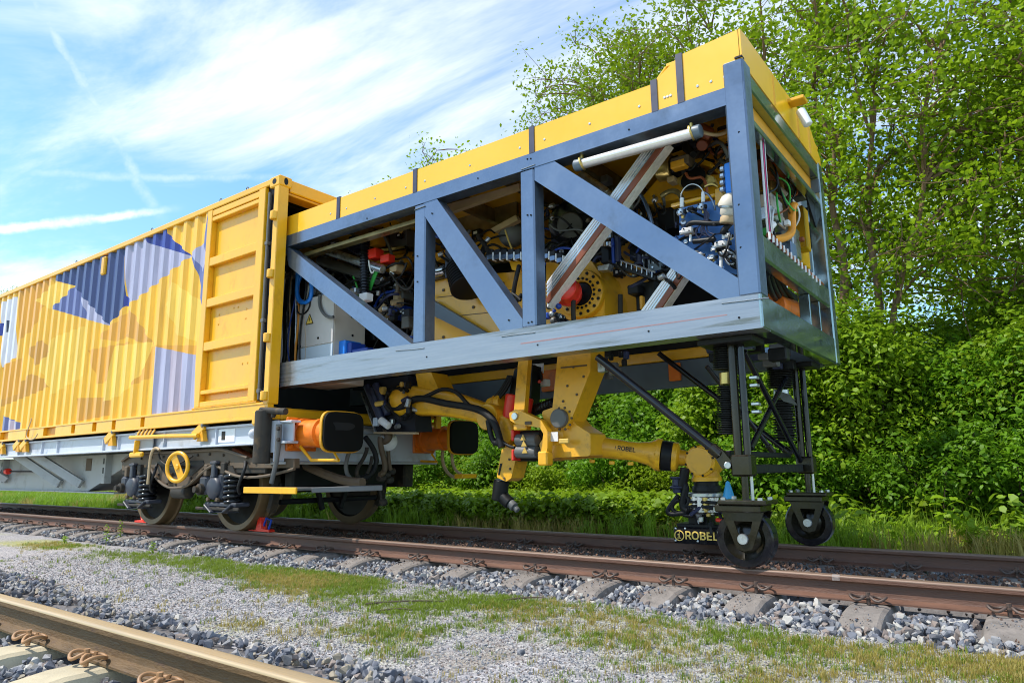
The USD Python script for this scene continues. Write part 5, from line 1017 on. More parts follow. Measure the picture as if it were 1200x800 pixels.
# --- robot foot: bolted yellow flange with the red cap
fc = P(683, 343, y=.28); 
part('robot_foot', xzprism(xz([(640, 306), (662, 302), (693, 306), (704, 322), (709, 345), (708, 378), (640, 384)], .42), .42, .5), 'arm_yellow', mod)
fr = part('bolted_flange', lathe([(.10, .02), (.105, .05), (.195, .05), (.205, .03), (.205, -.10), (.10, -.10)], P(683, 345, y=.40), (.12, -1, .0), 48), 'arm_yellow', mod, smooth=40)
s_, u_, d_ = frame((.12, -1, 0)); f0 = P(683, 345, y=.40)
for k in range(16): a = 2*math.pi*k/16; part('flange_bolt', bolt(f0+.05*d_+.172*(math.cos(a)*s_+math.sin(a)*u_), d_, .014, .012), 'black', fr, smooth=False)
for k in range(20): a = 2*math.pi*k/20+.1; part('flange_bolt', bolt(f0+.05*d_+.125*(math.cos(a)*s_+math.sin(a)*u_), d_, .012, .012), 'black', fr, smooth=False)
part('flange_bore', cyl(f0-.05*d_, f0+.03*d_, .10, 28), 'black', fr, smooth=40)
rc = P(666, 343, y=.22); red = part('red_cap', lathe([(0, .12), (.075, .11), (.095, .09), (.10, .02), (.115, 0), (.10, -.06), (0, -.06)], rc, (.25, -1, .15), 28), 'red', mod, smooth=40); part('cap_top', lathe([(0, .10), (.06, .09), (.07, .06), (.07, -.02), (0, -.02)], rc+[.02, -.04, .07], (.3, -.7, .6), 20), 'magenta', red, smooth=40)
part('cap_label', box(rc+[-.02, -.125, .02], (.06, .006, .03), b=0), 'white', red); hose('cable', [(672, 352, .2), (672, 370, .2), (673, 384, .2)], .02, 'bogie'); hose('cable', [(661, 372, .15), (672, 377, .12), (690, 374, .12), (710, 372, .15)], .011, 'black')
for i in range(16):
    u, v = q.uniform(640, 660), q.uniform(355, 383); s = q.uniform(.025, .06); part('fitting', box(P(u, v, y=.12), (s, s, s), b=.008) if i % 2 else sphere(P(u, v, y=.12), s*.6, 1), ['black', 'black', 'galv', 'mid_grey', 'blue_deep'][i % 5], mod)
part('foot_drum', cyl(P(722, 348, y=.75), P(722, 348, y=1.2), .34, 36), 'yellow_dirty', mod, smooth=50); polyp('back_panel', [(728, 262), (742, 268), (742, 330), (728, 320)], 1.2, .1, 'yellow_dirty')
rod('dark_pin', (727, 345, .45), (727, 372, .45), .02, 'bogie')
# --- bright profile braces with a rust red inner lip
def profile_brace(a0, a1, b0, b1, y):
    pts = xz([a0, a1, b1, b0], y); br = part('profile_brace', xzprism(pts, y, .10), 'alu', mod)
    A, B, C, D = [np.array([p[0], 0, p[1]]) for p in pts]; L = lambda s, a, b: a+(b-a)*s
    for s in (.12, .26, .40, .54): 
        p0, p1 = L(s, A, B), L(s, D, C); p0[1] = p1[1] = y-.002; part('profile_groove', beam(p0, p1, .012, .006, (0, 1, 0), 0), 'tube_white' if s < .4 else 'galv', br)
    p0, p1 = L(.80, A, B), L(.80, D, C); p0[1] = p1[1] = y-.004; part('profile_lip', beam(p0, p1, .046, .02, (0, 1, 0), .003), 'copper', br)
profile_brace((757, 172), (783, 168), (641, 330), (641, 360), .02)
profile_brace((788, 312), (806, 318), (741, 378), (766, 378), .35)
for (u, v) in ((694, 248),): part('brace_bolt', box(P(u, v, y=.0), (.04, .04, .03)), 'galv', mod)
# --- tubular lamp and cylinders
lt = rod('tube_lamp', (684, 192, -.2), (812, 156, -.2), .038, 'tube_white'); 
for a, b in (((674, 194.5), (684, 192)), ((812, 156), (822, 153))): rod('lamp_end', (*a, -.2), (*b, -.2), .046, 'grey_blue', lt)
for u, v in ((682, 184), (810, 148)): part('lamp_hanger', MB().add(ring_torus(P(u, v+8, y=-.2), (1, .2, .3), .046, .01, 18, 5), beam(P(u, v+3, y=-.2), P(u, v-4, y=-.2), .03, .02)), 'brass', lt)
rod('bright_tube', (680, 206, .3), (712, 228, .3), .045, 'galv'); rod('bright_tube', (712, 228, .3), (739, 244, .3), .036, 'galv'); boxp('tube_clamp', 703, 205, 712, 214, .4, .1, 'mid_grey')
hose('cable', [(822, 154, 0), (838, 158, .05), (848, 156, .1), (856, 150, .15)], .014, 'tan')
# --- dark machinery and wiring behind the first brace
boxp('motor_block', 645, 243, 690, 290, .9, .3, 'navy'); part('fan_motor', bellows(P(668, 262, y=.75), P(668, 262, y=1.0), .17, .2, 9, 24), 'black_gloss', mod, smooth=40); part('fan_hub', cyl(P(668, 264, y=.70), P(668, 264, y=.76), .12, 20), 'mid_grey', mod)
for i in range(20):
    u, v = q.uniform(690, 745), q.uniform(205, 250); y = q.uniform(.4, 1.0)
    hose('cable', [(u, v, y), (u+q.uniform(5, 18), v+q.uniform(-8, 10), y), (u+q.uniform(15, 30), v+q.uniform(5, 30), y), (u+q.uniform(15, 38), v+q.uniform(30, 60), y)], q.uniform(.006, .014), ['black', 'navy', 'blue_deep', 'black', 'mid_grey', 'navy'][i % 6], n=6)
hose('blue_hose', [(749, 226, .3), (757, 240, .3), (763, 258, .3), (765, 272, .3)], .016, 'steel_blue')
boxp('dark_box', 770, 232, 793, 268, .7, .3, 'dark_panel'); boxp('dark_box', 738, 282, 772, 330, .85, .3, 'dark_panel'); boxp('dark_box', 745, 330, 768, 376, .6, .2, 'black'); boxp('dark_box', 735, 333, 748, 344, .5, .2, 'black'); boxp('yellow_post', 749, 346, 753, 362, .42, .05, 'yellow_dirty')
ct = polyp('cable_tray', [(712, 306), (722, 306), (768, 323), (768, 328), (716, 312)], .35, .14, 'black')
part('tray_rail', tube([P(u, v, y=.34) for u, v in ((720, 303), (745, 311), (768, 319))], .008, 6), 'galv', ct)
for i in range(8): rod('tray_stay', (722+i*6, 304+i*2, .34), (722+i*6, 309.5+i*2.2, .34), .006, 'galv', ct, 6)
boxp('valve_stack', 716, 278, 719, 308, .3, .06, 'blue_deep'); boxp('valve_stack', 720, 276, 724, 306, .3, .06, 'navy'); boxp('valve_stack', 704, 285, 714, 308, .4, .12, 'black'); polyp('valve_plate', [(700, 312), (714, 309), (712, 316), (701, 317)], .25, .08, 'galv')
for u in (690, 698, 707, 753, 760, 764): rod('conduit', (u, 282, .8), (u+1, 322, .8), .012, 'galv' if u > 750 else 'black')
for i in range(5): boxp('terminal', 704+i*3, 283, 706+i*3, 288, .28, .04, ['white', 'tan', 'galv', 'white', 'blue_deep'][i], b=.003)
# --- upper right: yellow deck with valve gear
polyp('gear_deck', [(750, 234), (775, 205), (860, 205), (862, 222), (762, 239)], .55, .6, 'yellow'); boxp('gear_back', 775, 178, 862, 222, 1.15, .06, 'yellow_dirty')
polyp('gear_frame', [(776, 184), (802, 175), (822, 186), (833, 190), (833, 196), (815, 190), (800, 182), (776, 190)], .5, .3, 'yellow')
gr = rod('brass_motor', (772, 199, .4), (789, 196, .4), .10, 'brass', n=24); rod('motor_cap', (789, 196, .4), (796, 195, .4), .085, 'black', gr, 24)
boxp('grey_gearbox', 795, 184, 812, 203, .45, .25, 'mid_grey'); polyp('brass_plate', [(790, 210), (812, 201), (836, 207), (838, 214), (800, 222)], .38, .06, 'brass'); part('plate_bore', lathe([(0, 0), (.09, 0), (.10, .012), (0, .012)], P(813, 210, y=.375), (0, -1, .25), 24), 'black', mod)
hose('cable', [(775, 230, .3), (790, 224, .28), (798, 230, .25), (800, 240, .2)], .02, 'olive_sheet'); boxp('valve_block', 781, 206, 790, 213, .32, .1, 'tan')
for i in range(18):
    u, v = q.uniform(795, 862), q.uniform(150, 200); y = q.uniform(.25, .9); s = q.uniform(.04, .11)
    part('fitting', box(P(u, v, y=y), (s*1.5, s, s*.8), [nrm(q.normal(size=3))]*0 or None, .01) if i % 3 else cyl(P(u, v, y=y), P(u, v, y=y)+q.normal(0, .09, 3), s*.45, 12), ['black', 'brake_dust', 'dark_panel', 'copper', 'bogie', 'yellow_dirty'][i % 6], mod)
for i in range(12):
    u, v = q.uniform(790, 860), q.uniform(165, 205); y = q.uniform(.2, .5)
    hose('cable', [(u, v, y), (u+8, v+q.normal(0, 6), y), (u+16, v+q.normal(4, 6), y), (u+25, v+q.normal(6, 9), y)], q.uniform(.008, .016), ['black', 'bogie', 'copper', 'black'][i % 4], n=6)
boxp('yellow_rail', 785, 232, 838, 236.5, .2, .06, 'yellow'); polyp('yellow_bracket', [(838, 222), (846, 220), (856, 232), (852, 240), (838, 240)], .12, .1, 'yellow')
# blue valve plate with white valves
vp = polyp('valve_panel', [(796, 244), (840, 234), (864, 238), (866, 322), (850, 318), (784, 279), (796, 276)], .14, .03, 'blue_plate')
def valve(u, v, w, h, m, caps=True):
    c = P(u, v, y=.06); k = np.linalg.norm(P(u+1, v, y=.06)-c); W, H = w*k, h*k
    b = part('pneumatic_valve', bb(c[0]-W*.32, c[0]+W*.32, .02, .10, c[2]-H*.42, c[2]+H*.42, .008), m, vp); e = []
    part('valve_coil', cyl(c+[-W*.5, 0, 0], c+[-W*.3, 0, 0], H*.34, 14), 'galv', b, smooth=50); part('valve_coil', cyl(c+[W*.3, 0, 0], c+[W*.5, 0, 0], H*.30, 14), 'black', b, smooth=50)
    part('valve_port', cyl(c+[W*.1, 0, -H*.42], c+[W*.1, 0, -H*.8], H*.2, 10), 'brass', b, smooth=50); part('valve_screw', bolt(c+[-W*.15, -.04, H*.2], (0, -1, 0), H*.1, .006), 'black', b); part('valve_screw', bolt(c+[W*.15, -.04, -H*.2], (0, -1, 0), H*.1, .006), 'black', b)
for a in [(799, 249, 10, 9, 'galv'), (823, 243, 10, 9, 'galv'), (811, 246, 12, 5, 'black'), (807, 271, 20, 8, 'cabinet'), (846, 287, 22, 8, 'cabinet'), (838, 292, 10, 5, 'galv'), (835, 302, 12, 6, 'galv'), (822, 299, 9, 5, 'cabinet'), (855, 277, 9, 6, 'cabinet'), (853, 300, 12, 6, 'black')]: valve(*a)
for u, v0, v1, r in [(799, 243, 232, .014), (824, 237, 225, .014), (845, 295, 314, .012), (809, 275, 283, .009), (848, 280, 272, .012)]: rod('valve_stem', (u, v0, .05), (u, v1, .05), r, 'white', vp, 12)
hose('cable', [(798, 233, .05), (801, 222, .03), (810, 216, .03), (820, 219, .03), (824, 227, .05)], .005, 'galv', vp); hose('cable', [(824, 226, .05), (830, 228, .04), (836, 238, .03), (838, 246, .05)], .008, 'steel_blue', vp); hose('cable', [(826, 219, .05), (834, 216, .05), (841, 219, .07)], .008, 'brass', vp)
hose('valve_hose', [(806, 266, .04), (809, 262, .03), (820, 261, .02), (840, 262, .02), (856, 257, .05)], .019, 'black', vp); hose('valve_hose', [(813, 283, .04), (824, 282, .03), (838, 280, .03)], .019, 'black', vp); hose('valve_hose', [(847, 273, .04), (850, 268, .03), (855, 262, .05)], .022, 'black', vp)
for i in range(7): hose('valve_wire', [(826+q.normal(0, 1), 246, .04), (828+q.normal(0, 4), 258, .03), (824+q.normal(0, 8), 270, .03), (822+q.normal(0, 12), 277+q.normal(0, 4), .05)], .006, 'navy', vp, 5)
for i in range(9): hose('valve_hose', [(846+q.normal(0, 4), 296+q.normal(0, 3), .06), (856, 302+q.normal(0, 5), .04), (863, 306+q.normal(0, 8), .08)], .012, ['black', 'black', 'galv'][i % 3], vp, 6)
for u, v in ((804, 283), (853, 273), (801, 262), (829, 283), (842, 313)): part('valve_bolt', bolt(P(u, v, y=.135), (0, -1, 0), .018, .014), 'galv', vp)
cb = boxp('blue_connector', 849, 190, 858, 226, .0, .14, 'blue')
for i in range(4): boxp('connector_latch', 842, 194+i*8, 849, 200+i*8, .02, .1, 'galv', cb, .01)
fb = P(853, 254, y=.02); flt = part('filter_bowl', lathe([(0, 0), (.04, 0), (.055, .015), (.058, .05), (.05, .06), (.072, .065), (.074, .09), (.060, .13), (.035, .155), (0, .16)], fb, (.25, -.1, 1), 24), 'cabinet_side', mod, smooth=40)
part('filter_base', cyl(fb+[-.01, 0, -.05], fb, .05, 18), 'tan', flt, smooth=50); part('filter_ring', lathe([(.05, .055), (.064, .055), (.064, .066), (.05, .066)], fb, (.25, -.1, 1), 24), 'galv', flt)
# --- wiring looms, brackets and small gear filling the depth of the frame
q = np.random.default_rng(77)
def loom(u0, u1, v0, v1, ya, yb, n, mats, drop=30, rmax=.016):
    for i in range(n):
        u, v, y = q.uniform(u0, u1), q.uniform(v0, v1), q.uniform(ya, yb); L = q.uniform(18, 60); s = q.choice([-1, 1])
        pts = [(u, v, y), (u+s*L*.3, v+q.uniform(-3, drop*.5), y+q.normal(0, .05)), (u+s*L*.65, v+q.uniform(0, drop), y+q.normal(0, .08)), (u+s*L, v+q.uniform(-drop*.4, drop), y+q.normal(0, .1))]
        pts = [(min(max(a, u0-8), u1+8), min(max(b, v0-4), v1+10), c) for a, b, c in pts]
        h = hose('cable', pts, q.uniform(.006, rmax), mats[i % len(mats)], n=6, k=18)
        if i % 3 == 0: part('cable_gland', cyl(P(*pts[0][:2], y=pts[0][2]), P(*pts[0][:2], y=pts[0][2])+nrm(q.normal(size=3))*.05, .022, 10), ['galv', 'black', 'brass'][i % 3], h, smooth=50)
dk = ['black', 'black', 'navy', 'rubber', 'black', 'mid_grey', 'bogie', 'black', 'blue_deep']
loom(382, 478, 262, 330, .3, .9, 26, dk); loom(432, 478, 330, 400, .25, .7, 18, dk); loom(512, 606, 270, 312, .15, .6, 18, dk); loom(642, 700, 225, 300, .4, .9, 18, dk); loom(700, 770, 215, 312, .4, .8, 28, dk); loom(765, 862, 150, 205, .4, .8, 20, dk + ['copper', 'tan']); loom(730, 862, 290, 335, .3, .7, 10, dk); loom(800, 866, 240, 322, .0, .1, 9, ['black', 'black', 'navy', 'rubber'], 24, .010)
def gearbit(u0, u1, v0, v1, ya, yb, n, mats):
    for i in range(n):
        c = P(q.uniform(u0, u1), q.uniform(v0, v1), y=q.uniform(ya, yb)); s = q.uniform(.03, .075); m = mats[i % len(mats)]; k = i % 4
        if k == 0: b = part('relay_box', box(c, (s*1.5, s, s*1.1), b=.006), m, mod); part('relay_label', box(c+[0, -s*.5, 0], (s*.7, .003, s*.4), b=0), 'paper', b); part('relay_plug', cyl(c+[s*.3, 0, -s*.5], c+[s*.3, 0, -s*.85], s*.2, 10), 'black', b)
        elif k == 1: b = part('pressure_fitting', lathe([(0, 0), (s*.3, 0), (s*.3, s*.5), (s*.5, s*.5), (s*.5, s*.9), (s*.25, s), (s*.25, s*1.5), (0, s*1.5)], c, q.normal(size=3), 12), m, mod, smooth=35)
        elif k == 2: b = part('bracket', MB().add(box(c, (s*1.6, s*.15, s), b=.002), box(c+[s*.72, s*.4, 0], (s*.15, s*.9, s), b=.002)), m, mod); part('bracket_bolt', bolt(c+[-s*.3, -s*.08, 0], (0, -1, 0), s*.16, s*.12), 'galv', b)
        else: b = part('solenoid', MB().add(cyl(c, c+[0, 0, s*1.2], s*.4, 14), box(c+[0, 0, -s*.15], (s, s, s*.4), b=.004)), m, mod, smooth=40)
gm2 = ['black', 'mid_grey', 'dark_panel', 'navy', 'galv', 'black', 'grey_blue', 'brake_dust']
gearbit(386, 478, 265, 325, .4, 1.0, 18, gm2); gearbit(436, 478, 340, 402, .3, .8, 16, gm2); gearbit(640, 700, 225, 295, .5, 1.0, 12, gm2); gearbit(712, 770, 225, 320, .35, .9, 22, gm2); gearbit(795, 862, 155, 200, .4, .9, 18, gm2 + ['brass', 'tan']); gearbit(520, 605, 268, 300, .4, .9, 10, gm2)
for v in (348, 372, 396): part('cover_seam', xzprism(xz([(512, v), (600, v-9), (600, v-8.2), (512, v+.8)], .548), .546, .003), 'brake_dust', mod) if v < 380 else None
for u, v in ((520, 340), (590, 332), (520, 395), (596, 385), (555, 360), (505, 402)): part('boom_bolt', bolt(P(u, v, y=.549), (0, -1, 0), .016, .012), 'brake_dust', mod, smooth=False)
# weld beads where posts and diagonals meet the chords
for (a, b_) in [((484, 409.5), (497, 408)), ((610, 391.5), (627, 389.5)), ((868, 353), (901, 349)), ((486, 246), (498, 241.5)), ((611, 199), (627, 193)), ((588, 394.5), (610, 391.5)), ((464, 411), (484, 409.5)), ((846, 355.5), (868, 353))]:
    part('weld_bead', tube([P(*a, y=YA-.001), (P(*a, y=YA-.001)+P(*b_, y=YA-.001))/2, P(*b_, y=YA-.001)], .005, 6), 'grey_blue', mod, smooth=60)
# --- seen through the open end
def px(u, v, x): return P(u, v, x=x)
def boxx(nm, u0, v0, u1, v1, x, t, m, par=None, b=.008):
    vm = (v0+v1)/2; a, c = px(u0, vm, x), px(u1, vm, x); um = (u0+u1)/2; za, zc = px(um, v0, x)[2], px(um, v1, x)[2]
    return part(nm, bb(x-t, x, a[1], c[1], zc, za, b), m, par or mod)
for i in range(5): part('cable', tube([px(891+i*1.0, 158, -1.30), px(895+i*.9, 215, -1.28), px(899+i, 265, -1.28), px(902+i*1.5, 300, -1.3)], .007, 6, smooth=20), ['white', 'mid_grey', 'magenta', 'navy', 'white'][i], mod, smooth=60)
part('hydraulic_tank', cyl(px(903, 222, -1.6), px(928, 220, -1.6), .12, 24), 'brass', mod, smooth=50); boxx('end_block', 905, 216, 926, 232, -1.5, .2, 'brass'); boxx('end_block', 905, 232, 917, 248, -1.45, .15, 'cabinet'); boxx('end_block', 905, 248, 920, 262, -1.4, .15, 'galv')
part('orange_pipe', tube([px(u, v, -1.38) for u, v in ((931, 241), (928, 250), (928, 268), (924, 276), (914, 280), (905, 280))], .032, 12, smooth=30), 'orange_hose', mod, smooth=60)
for u0, v0, u1, v1, x, t, m in [(932, 238, 944, 268, -1.5, .15, 'cabinet'), (938, 270, 948, 310, -1.5, .2, 'yellow'), (943, 246, 949, 290, -1.42, .1, 'yellow'), (900, 190, 908, 205, -1.45, .1, 'copper'), (910, 196, 920, 206, -1.5, .12, 'orange'), (922, 205, 934, 225, -1.55, .1, 'tan'), (906, 175, 912, 188, -1.5, .15, 'mid_grey'), (936, 196, 940, 220, -1.5, .1, 'copper'), (905, 262, 935, 285, -1.6, .2, 'grey_blue'), (930, 268, 938, 300, -1.45, .1, 'galv'), (928, 285, 934, 305, -1.42, .1, 'steel_blue'), (903, 268, 908, 276, -1.4, .1, 'green')]: boxx('end_gear', u0, v0, u1, v1, x, t, m)
for i in range(26):
    u, v = q.uniform(897, 950), q.uniform(170, 300); v = max(v, 165+(u-895)*.9); s = q.uniform(.02, .05); c = px(u, v, q.uniform(-1.55, -1.35))
    part('fitting', box(c, (s, s*1.3, s), b=.006) if i % 2 else cyl(c, c+q.normal(0, .05, 3), s*.5, 10), ['black', 'galv', 'copper', 'white', 'brass', 'navy', 'cabinet'][i % 7], mod)
for i in range(14):
    u, v = q.uniform(897, 935), q.uniform(180, 270); d = [px(u, v, -1.4), px(u+q.normal(4, 5), v+q.uniform(8, 20), -1.35), px(u+q.normal(8, 8), v+q.uniform(20, 45), -1.4)]
    part('cable', tube(d, .008, 6, smooth=16), ['black', 'green', 'black', 'white', 'copper', 'black'][i % 6], mod, smooth=60)
chain = part('drag_chain', tube([px(u, v, -1.27) for u, v in ((901, 275), (920, 296), (945, 318), (963, 334))], .02, 8), 'copper', mod)
for i in range(15): 
    c = px(902+i*4.2, 277+i*3.9, -1.25); part('chain_pin', cyl(c+[0, 0, -.02], c+[0, 0, .03], .008, 6), 'white', chain)
boxx('inner_post', 944, 238, 958, 330, -1.75, .1, 'grey_blue'); boxx('low_gear', 905, 335, 935, 358, -1.5, .3, 'black'); part('low_pipe', cyl(px(905, 358, -1.5), px(945, 372, -1.5), .10, 18), 'orange', mod, smooth=50)
for i in range(4): part('low_hose', tube([px(898+i*4, 322, -1.35), px(903+i*6, 340, -1.4), px(912+i*6, 352, -1.5)], .02, 8, smooth=14), 'black', mod, smooth=60)
# --- under the frame: longitudinal beams on the far side, drag boxes
part('under_beam', bb(-5.6, -1.4, .30, .36, 1.56, 1.64, .006), 'yellow_dirty', mod)
boxp('orange_plate', 634, 433, 656, 458, 1.55, .03, 'orange'); boxp('orange_plate', 783, 425, 797, 446, 1.56, .03, 'orange'); bl = boxp('serial_plate', 622, 426, 637, 438, 1.2, .01, 'paper'); sw = boxp('limit_switch', 630, 444, 640, 452, 1.1, .08, 'white'); part('switch_knob', cyl(P(632, 447, y=1.1), P(632, 447, y=1.05), .018, 10), 'red', sw)
hose('cable', [(622, 428, 1.1), (632, 434, 1.05), (634, 446, 1.08)], .011, 'black'); hose('cable', [(626, 428, 1.1), (634, 436, 1.1), (635, 446, 1.08)], .009, 'copper')
for i in range(14):
    u, v = q.uniform(700, 735), q.uniform(412, 440); s = q.uniform(.03, .07); part('fitting', box(P(u, v, y=q.uniform(.4, 1.0)), (s, s, s*1.5), b=.008), ['black', 'navy', 'galv', 'mid_grey', 'black'][i % 5], mod)
for i in range(24):
    u, v = q.uniform(838, 935), q.uniform(400, 425); v += (u-838)*.12; s = q.uniform(.04, .11); part('fitting', box(P(u, v, y=q.uniform(.2, 1.5)), (s*1.4, s, s), b=.008), ['black', 'navy', 'black', 'mid_grey', 'black', 'steel_blue'][i % 6], mod)
# --- castor legs
def leg(y, cu, tops, side):
    x = -1.505
    L = part('support_leg', cyl((x-.028, y, .66), (x-.028, y, 1.43), .027, 20), 'bronze_black', mod, smooth=50); part('leg_tube', cyl((x+.028, y+.01, .66), (x+.028, y+.01, 1.43), .024, 20), 'black_gloss', L, smooth=50)
    part('leg_clamp', bb(x-.065, x+.065, y-.06, y+.06, .555, .69, .012), 'bronze_black', L); part('leg_shaft', cyl((x-.0, y, .40), (x, y, .57), .022, 20), 'bronze_black', L, smooth=50); part('leg_shaft', cyl((x+.035, y+.02, .40), (x+.035, y+.02, .57), .012, 14), 'galv', L, smooth=50)
    part('castor_plate', bb(x-.14, x+.16, y-.13, y+.13, .385, .412, .006), 'bronze_black', L); part('castor_plate', bb(x-.165, x+.12, y-.12, y+.12, .338, .384, .008), 'bronze_black', L)
    for dx in (-.11, .12):
        for dy in (-.1, .1): part('plate_bolt', bolt((x+dx, y+dy, .412), (0, 0, 1), .016, .016), 'galv', L)
    xc = -1.515
    for s in (-1, 1):
        f = Polygon([(-.13, .34), (.13, .34), (.055, .14), (.045, .12), (0, .105), (-.045, .12), (-.055, .14)]).difference(Polygon([(-.055, .285), (.06, .285), (.04, .215), (.02, .20), (-.02, .20), (-.035, .215)]))
        part('castor_fork', prism(f, (xc+.01, y+s*.085+.006, 0), (1, 0, 0), (0, 0, 1), .012), 'bronze_black', L)
    w = part('castor_tyre', lathe([(.128, -.055), (.168, -.055), (.178, -.045), (.178, .045), (.168, .055), (.128, .055)], (xc, y, .178), (0, 1, 0), 56), 'black_gloss', L, smooth=40)
    part('castor_rim', lathe([(0, -.03), (.05, -.035), (.09, -.012), (.12, -.035), (.13, -.05), (.13, .05), (.12, .035), (.09, .012), (.05, .03), (0, .03)], (xc, y, .178), (0, 1, 0), 48), 'bronze_black', L, smooth=40)
    part('castor_axle', lathe([(0, -.105), (.03, -.105), (.034, -.098), (.034, -.09), (.018, -.09), (.018, .105), (0, .105)], (xc+.005, y, .178), (0, 1, 0), 24), 'galv', L, smooth=30)
    return L
L1 = leg(0.0, 870, 0, 1); L2 = leg(G2, 945, 0, 0)
part('spring_bellows', bellows(P(850, 398, y=.08), P(850, 434, y=.08), .05, .082, 14, 20), 'rubber', L1, smooth=40); part('spring_bellows', bellows(P(853, 452, y=.08), P(854, 509, y=.08), .045, .074, 22, 20), 'rubber', L1, smooth=40); part('bellows_collar', cyl(P(851, 436, y=.08), P(852, 451, y=.08), .045, 16), 'brass', L1)
part('spring_bellows', bellows(P(914, 425, y=G2-.1), P(915, 455, y=G2-.1), .07, .105, 12, 20), 'rubber', L2, smooth=40); part('spring_bellows', bellows(P(917, 468, y=G2-.1), P(921, 517, y=G2-.1), .06, .09, 16, 20), 'rubber', L2, smooth=40); part('bellows_collar', cyl(P(915, 456, y=G2-.1), P(916, 467, y=G2-.1), .06, 16), 'galv', L2)
for dz in (.95, 1.0, 1.12, 1.17): part('leg_clip', bb(-1.44, -1.39, .02, .08, dz, dz+.02, .004), 'galv', L1); part('leg_clip', bb(-1.62, -1.57, G2-.08, G2-.02, dz-.1, dz-.08, .004), 'galv', L2)
def brace(a, b, r=.025):
    bp_ = part('leg_brace', cyl(a, b, r, 14), 'black_gloss', mod, smooth=50); d = nrm(np.asarray(b)-np.asarray(a)); part('brace_end', cyl(np.asarray(b)-d*.06, np.asarray(b)+d*.02, r*1.35, 14), 'bronze_black', bp_); return bp_
A0 = P(700, 418, y=-.1); bA = brace(A0, P(842, 531, y=-.03), .028)
part('brace_clevis', MB().add(xzprism(xz([(838, 536), (846, 527), (857, 540), (856, 549), (846, 549)], -.05), -.05, .04)), 'bronze_black', bA); part('clevis_pin', cyl(P(852.5, 545, y=-.08), P(852.5, 545, y=.03), .022, 14), 'galv', bA, smooth=40)
brace(P(772, 414, y=1.45), P(926, 531, y=G2-.02), .024); brace(P(770, 412, y=-.1)+[0, .9, 0], P(905, 528, y=1.2), .018)
part('cross_brace', cyl(P(872, 412, y=.05), P(938, 540, y=G2-.05), .02, 12), 'black_gloss', mod, smooth=50); part('cross_brace', cyl(P(880, 525, y=.05), P(922, 440, y=G2-.1), .02, 12), 'black_gloss', mod, smooth=50)
part('leg_tie', beam((-1.53, .10, .60), (-1.53, G2-.10, .60), .05, .06), 'black', mod); part('leg_tie', beam((-1.62, .05, .70), (-1.62, G2-.05, .70), .035, .04), 'black', mod)
part('leg_head', bb(-1.72, -1.36, -.12, .14, 1.40, 1.44, .006), 'black', mod); part('leg_head', bb(-1.72, -1.36, G2-.14, G2+.12, 1.40, 1.44, .006), 'black', mod)
polyp('head_bracket', [(905, 455), (925, 462), (935, 475), (918, 470)], 1.3, .02, 'bronze_black')

# ================================================================== ROBOT ARMS AND TOOL
arm = thing('robot_arm', 'big yellow robot arm hanging under the truss, reaching right to the black tool box', 'robot arm', P(655, 490, y=.75))
def ap(nm, pts, y, t, m, par=None, smooth=35): return polyp(nm, pts, y, t, m, par or arm, smooth)
def rounded(pts, y, t, r=.02):
    g = Polygon(xz(pts, y)); g = g.buffer(-r).buffer(r*2).buffer(-r); return g
def solid(pts, y, t, c=.018):
    """cast part: outline with bevelled rims"""
    g = Polygon(xz(pts, y)).buffer(-.012).buffer(.024, 6).buffer(-.012); gi = g.buffer(-c)
    return MB().add(xzprism_(g, y+c, t-2*c), xzprism_(gi, y, c*1.02, g), )
def xzprism_(g, y, t, outer=None):
    return prism(g, (0, y+t, 0), (1, 0, 0), (0, 0, 1), t)
up = part('upper_arm', prism(Polygon(xz([(655, 400), (692, 398), (692, 434), (671, 488), (664, 502), (650, 500), (647, 482)], .62)).buffer(-.01).buffer(.01), (0, .86, 0), (1, 0, 0), (0, 0, 1), .24), 'arm_yellow', arm)
part('elbow_casting', MB().add(prism(Polygon(xz([(634, 482), (648, 477), (664, 484), (676, 498), (692, 508), (692, 534), (652, 536), (636, 541), (632, 520), (642, 505)], .66)).buffer(-.03).buffer(.03, 8), (0, .92, 0), (1, 0, 0), (0, 0, 1), .26), sphere(P(660, 511, y=.79), .155, 3)), 'arm_yellow', arm, smooth=50)
part('joint_cap', lathe([(0, .03), (.074, .028), (.082, .02), (.082, -.07), (0, -.07)], P(655.5, 490, y=.60), (0, -1, 0), 36), 'mid_grey', arm, smooth=40)
a0, a1 = P(652, 517, y=.80), P(775, 533, y=1.10); La = np.linalg.norm(a1-a0)
fa = part('forearm', lathe([(0, 0), (.15, 0), (.158, .05), (.145, .16), (.112, .30), (.092, .42), (.084, .60), (.080, La-.28), (.084, La-.20), (.102, La-.10), (.135, La-.04), (.138, La-.035), (.138, La), (0, La)], a0, a1-a0, 40), 'arm_yellow', arm, smooth=45)
d = nrm(a1-a0); s_, u_, d_ = frame(d)
part('wrist_ring', lathe([(0, 0), (.118, 0), (.126, .008), (.126, .085), (.118, .093), (0, .093)], a1+d*.001, d, 36), 'black', arm, smooth=40)
for k in range(12): a = 2*math.pi*k/12; part('ring_bolt', bolt(a1-d*.036+.126*(math.cos(a)*s_+math.sin(a)*u_), -d, .013, .012), 'yellow_dirty', fa, smooth=False)
w0 = a1+d*.094
part('wrist_flange', lathe([(0, 0), (.120, 0), (.123, .008), (.123, .04), (.108, .048), (.068, .06), (.062, .14), (.085, .22), (0, .22)], w0, d, 36), 'arm_yellow', arm, smooth=45)
wc = P(826, 540, y=1.2)
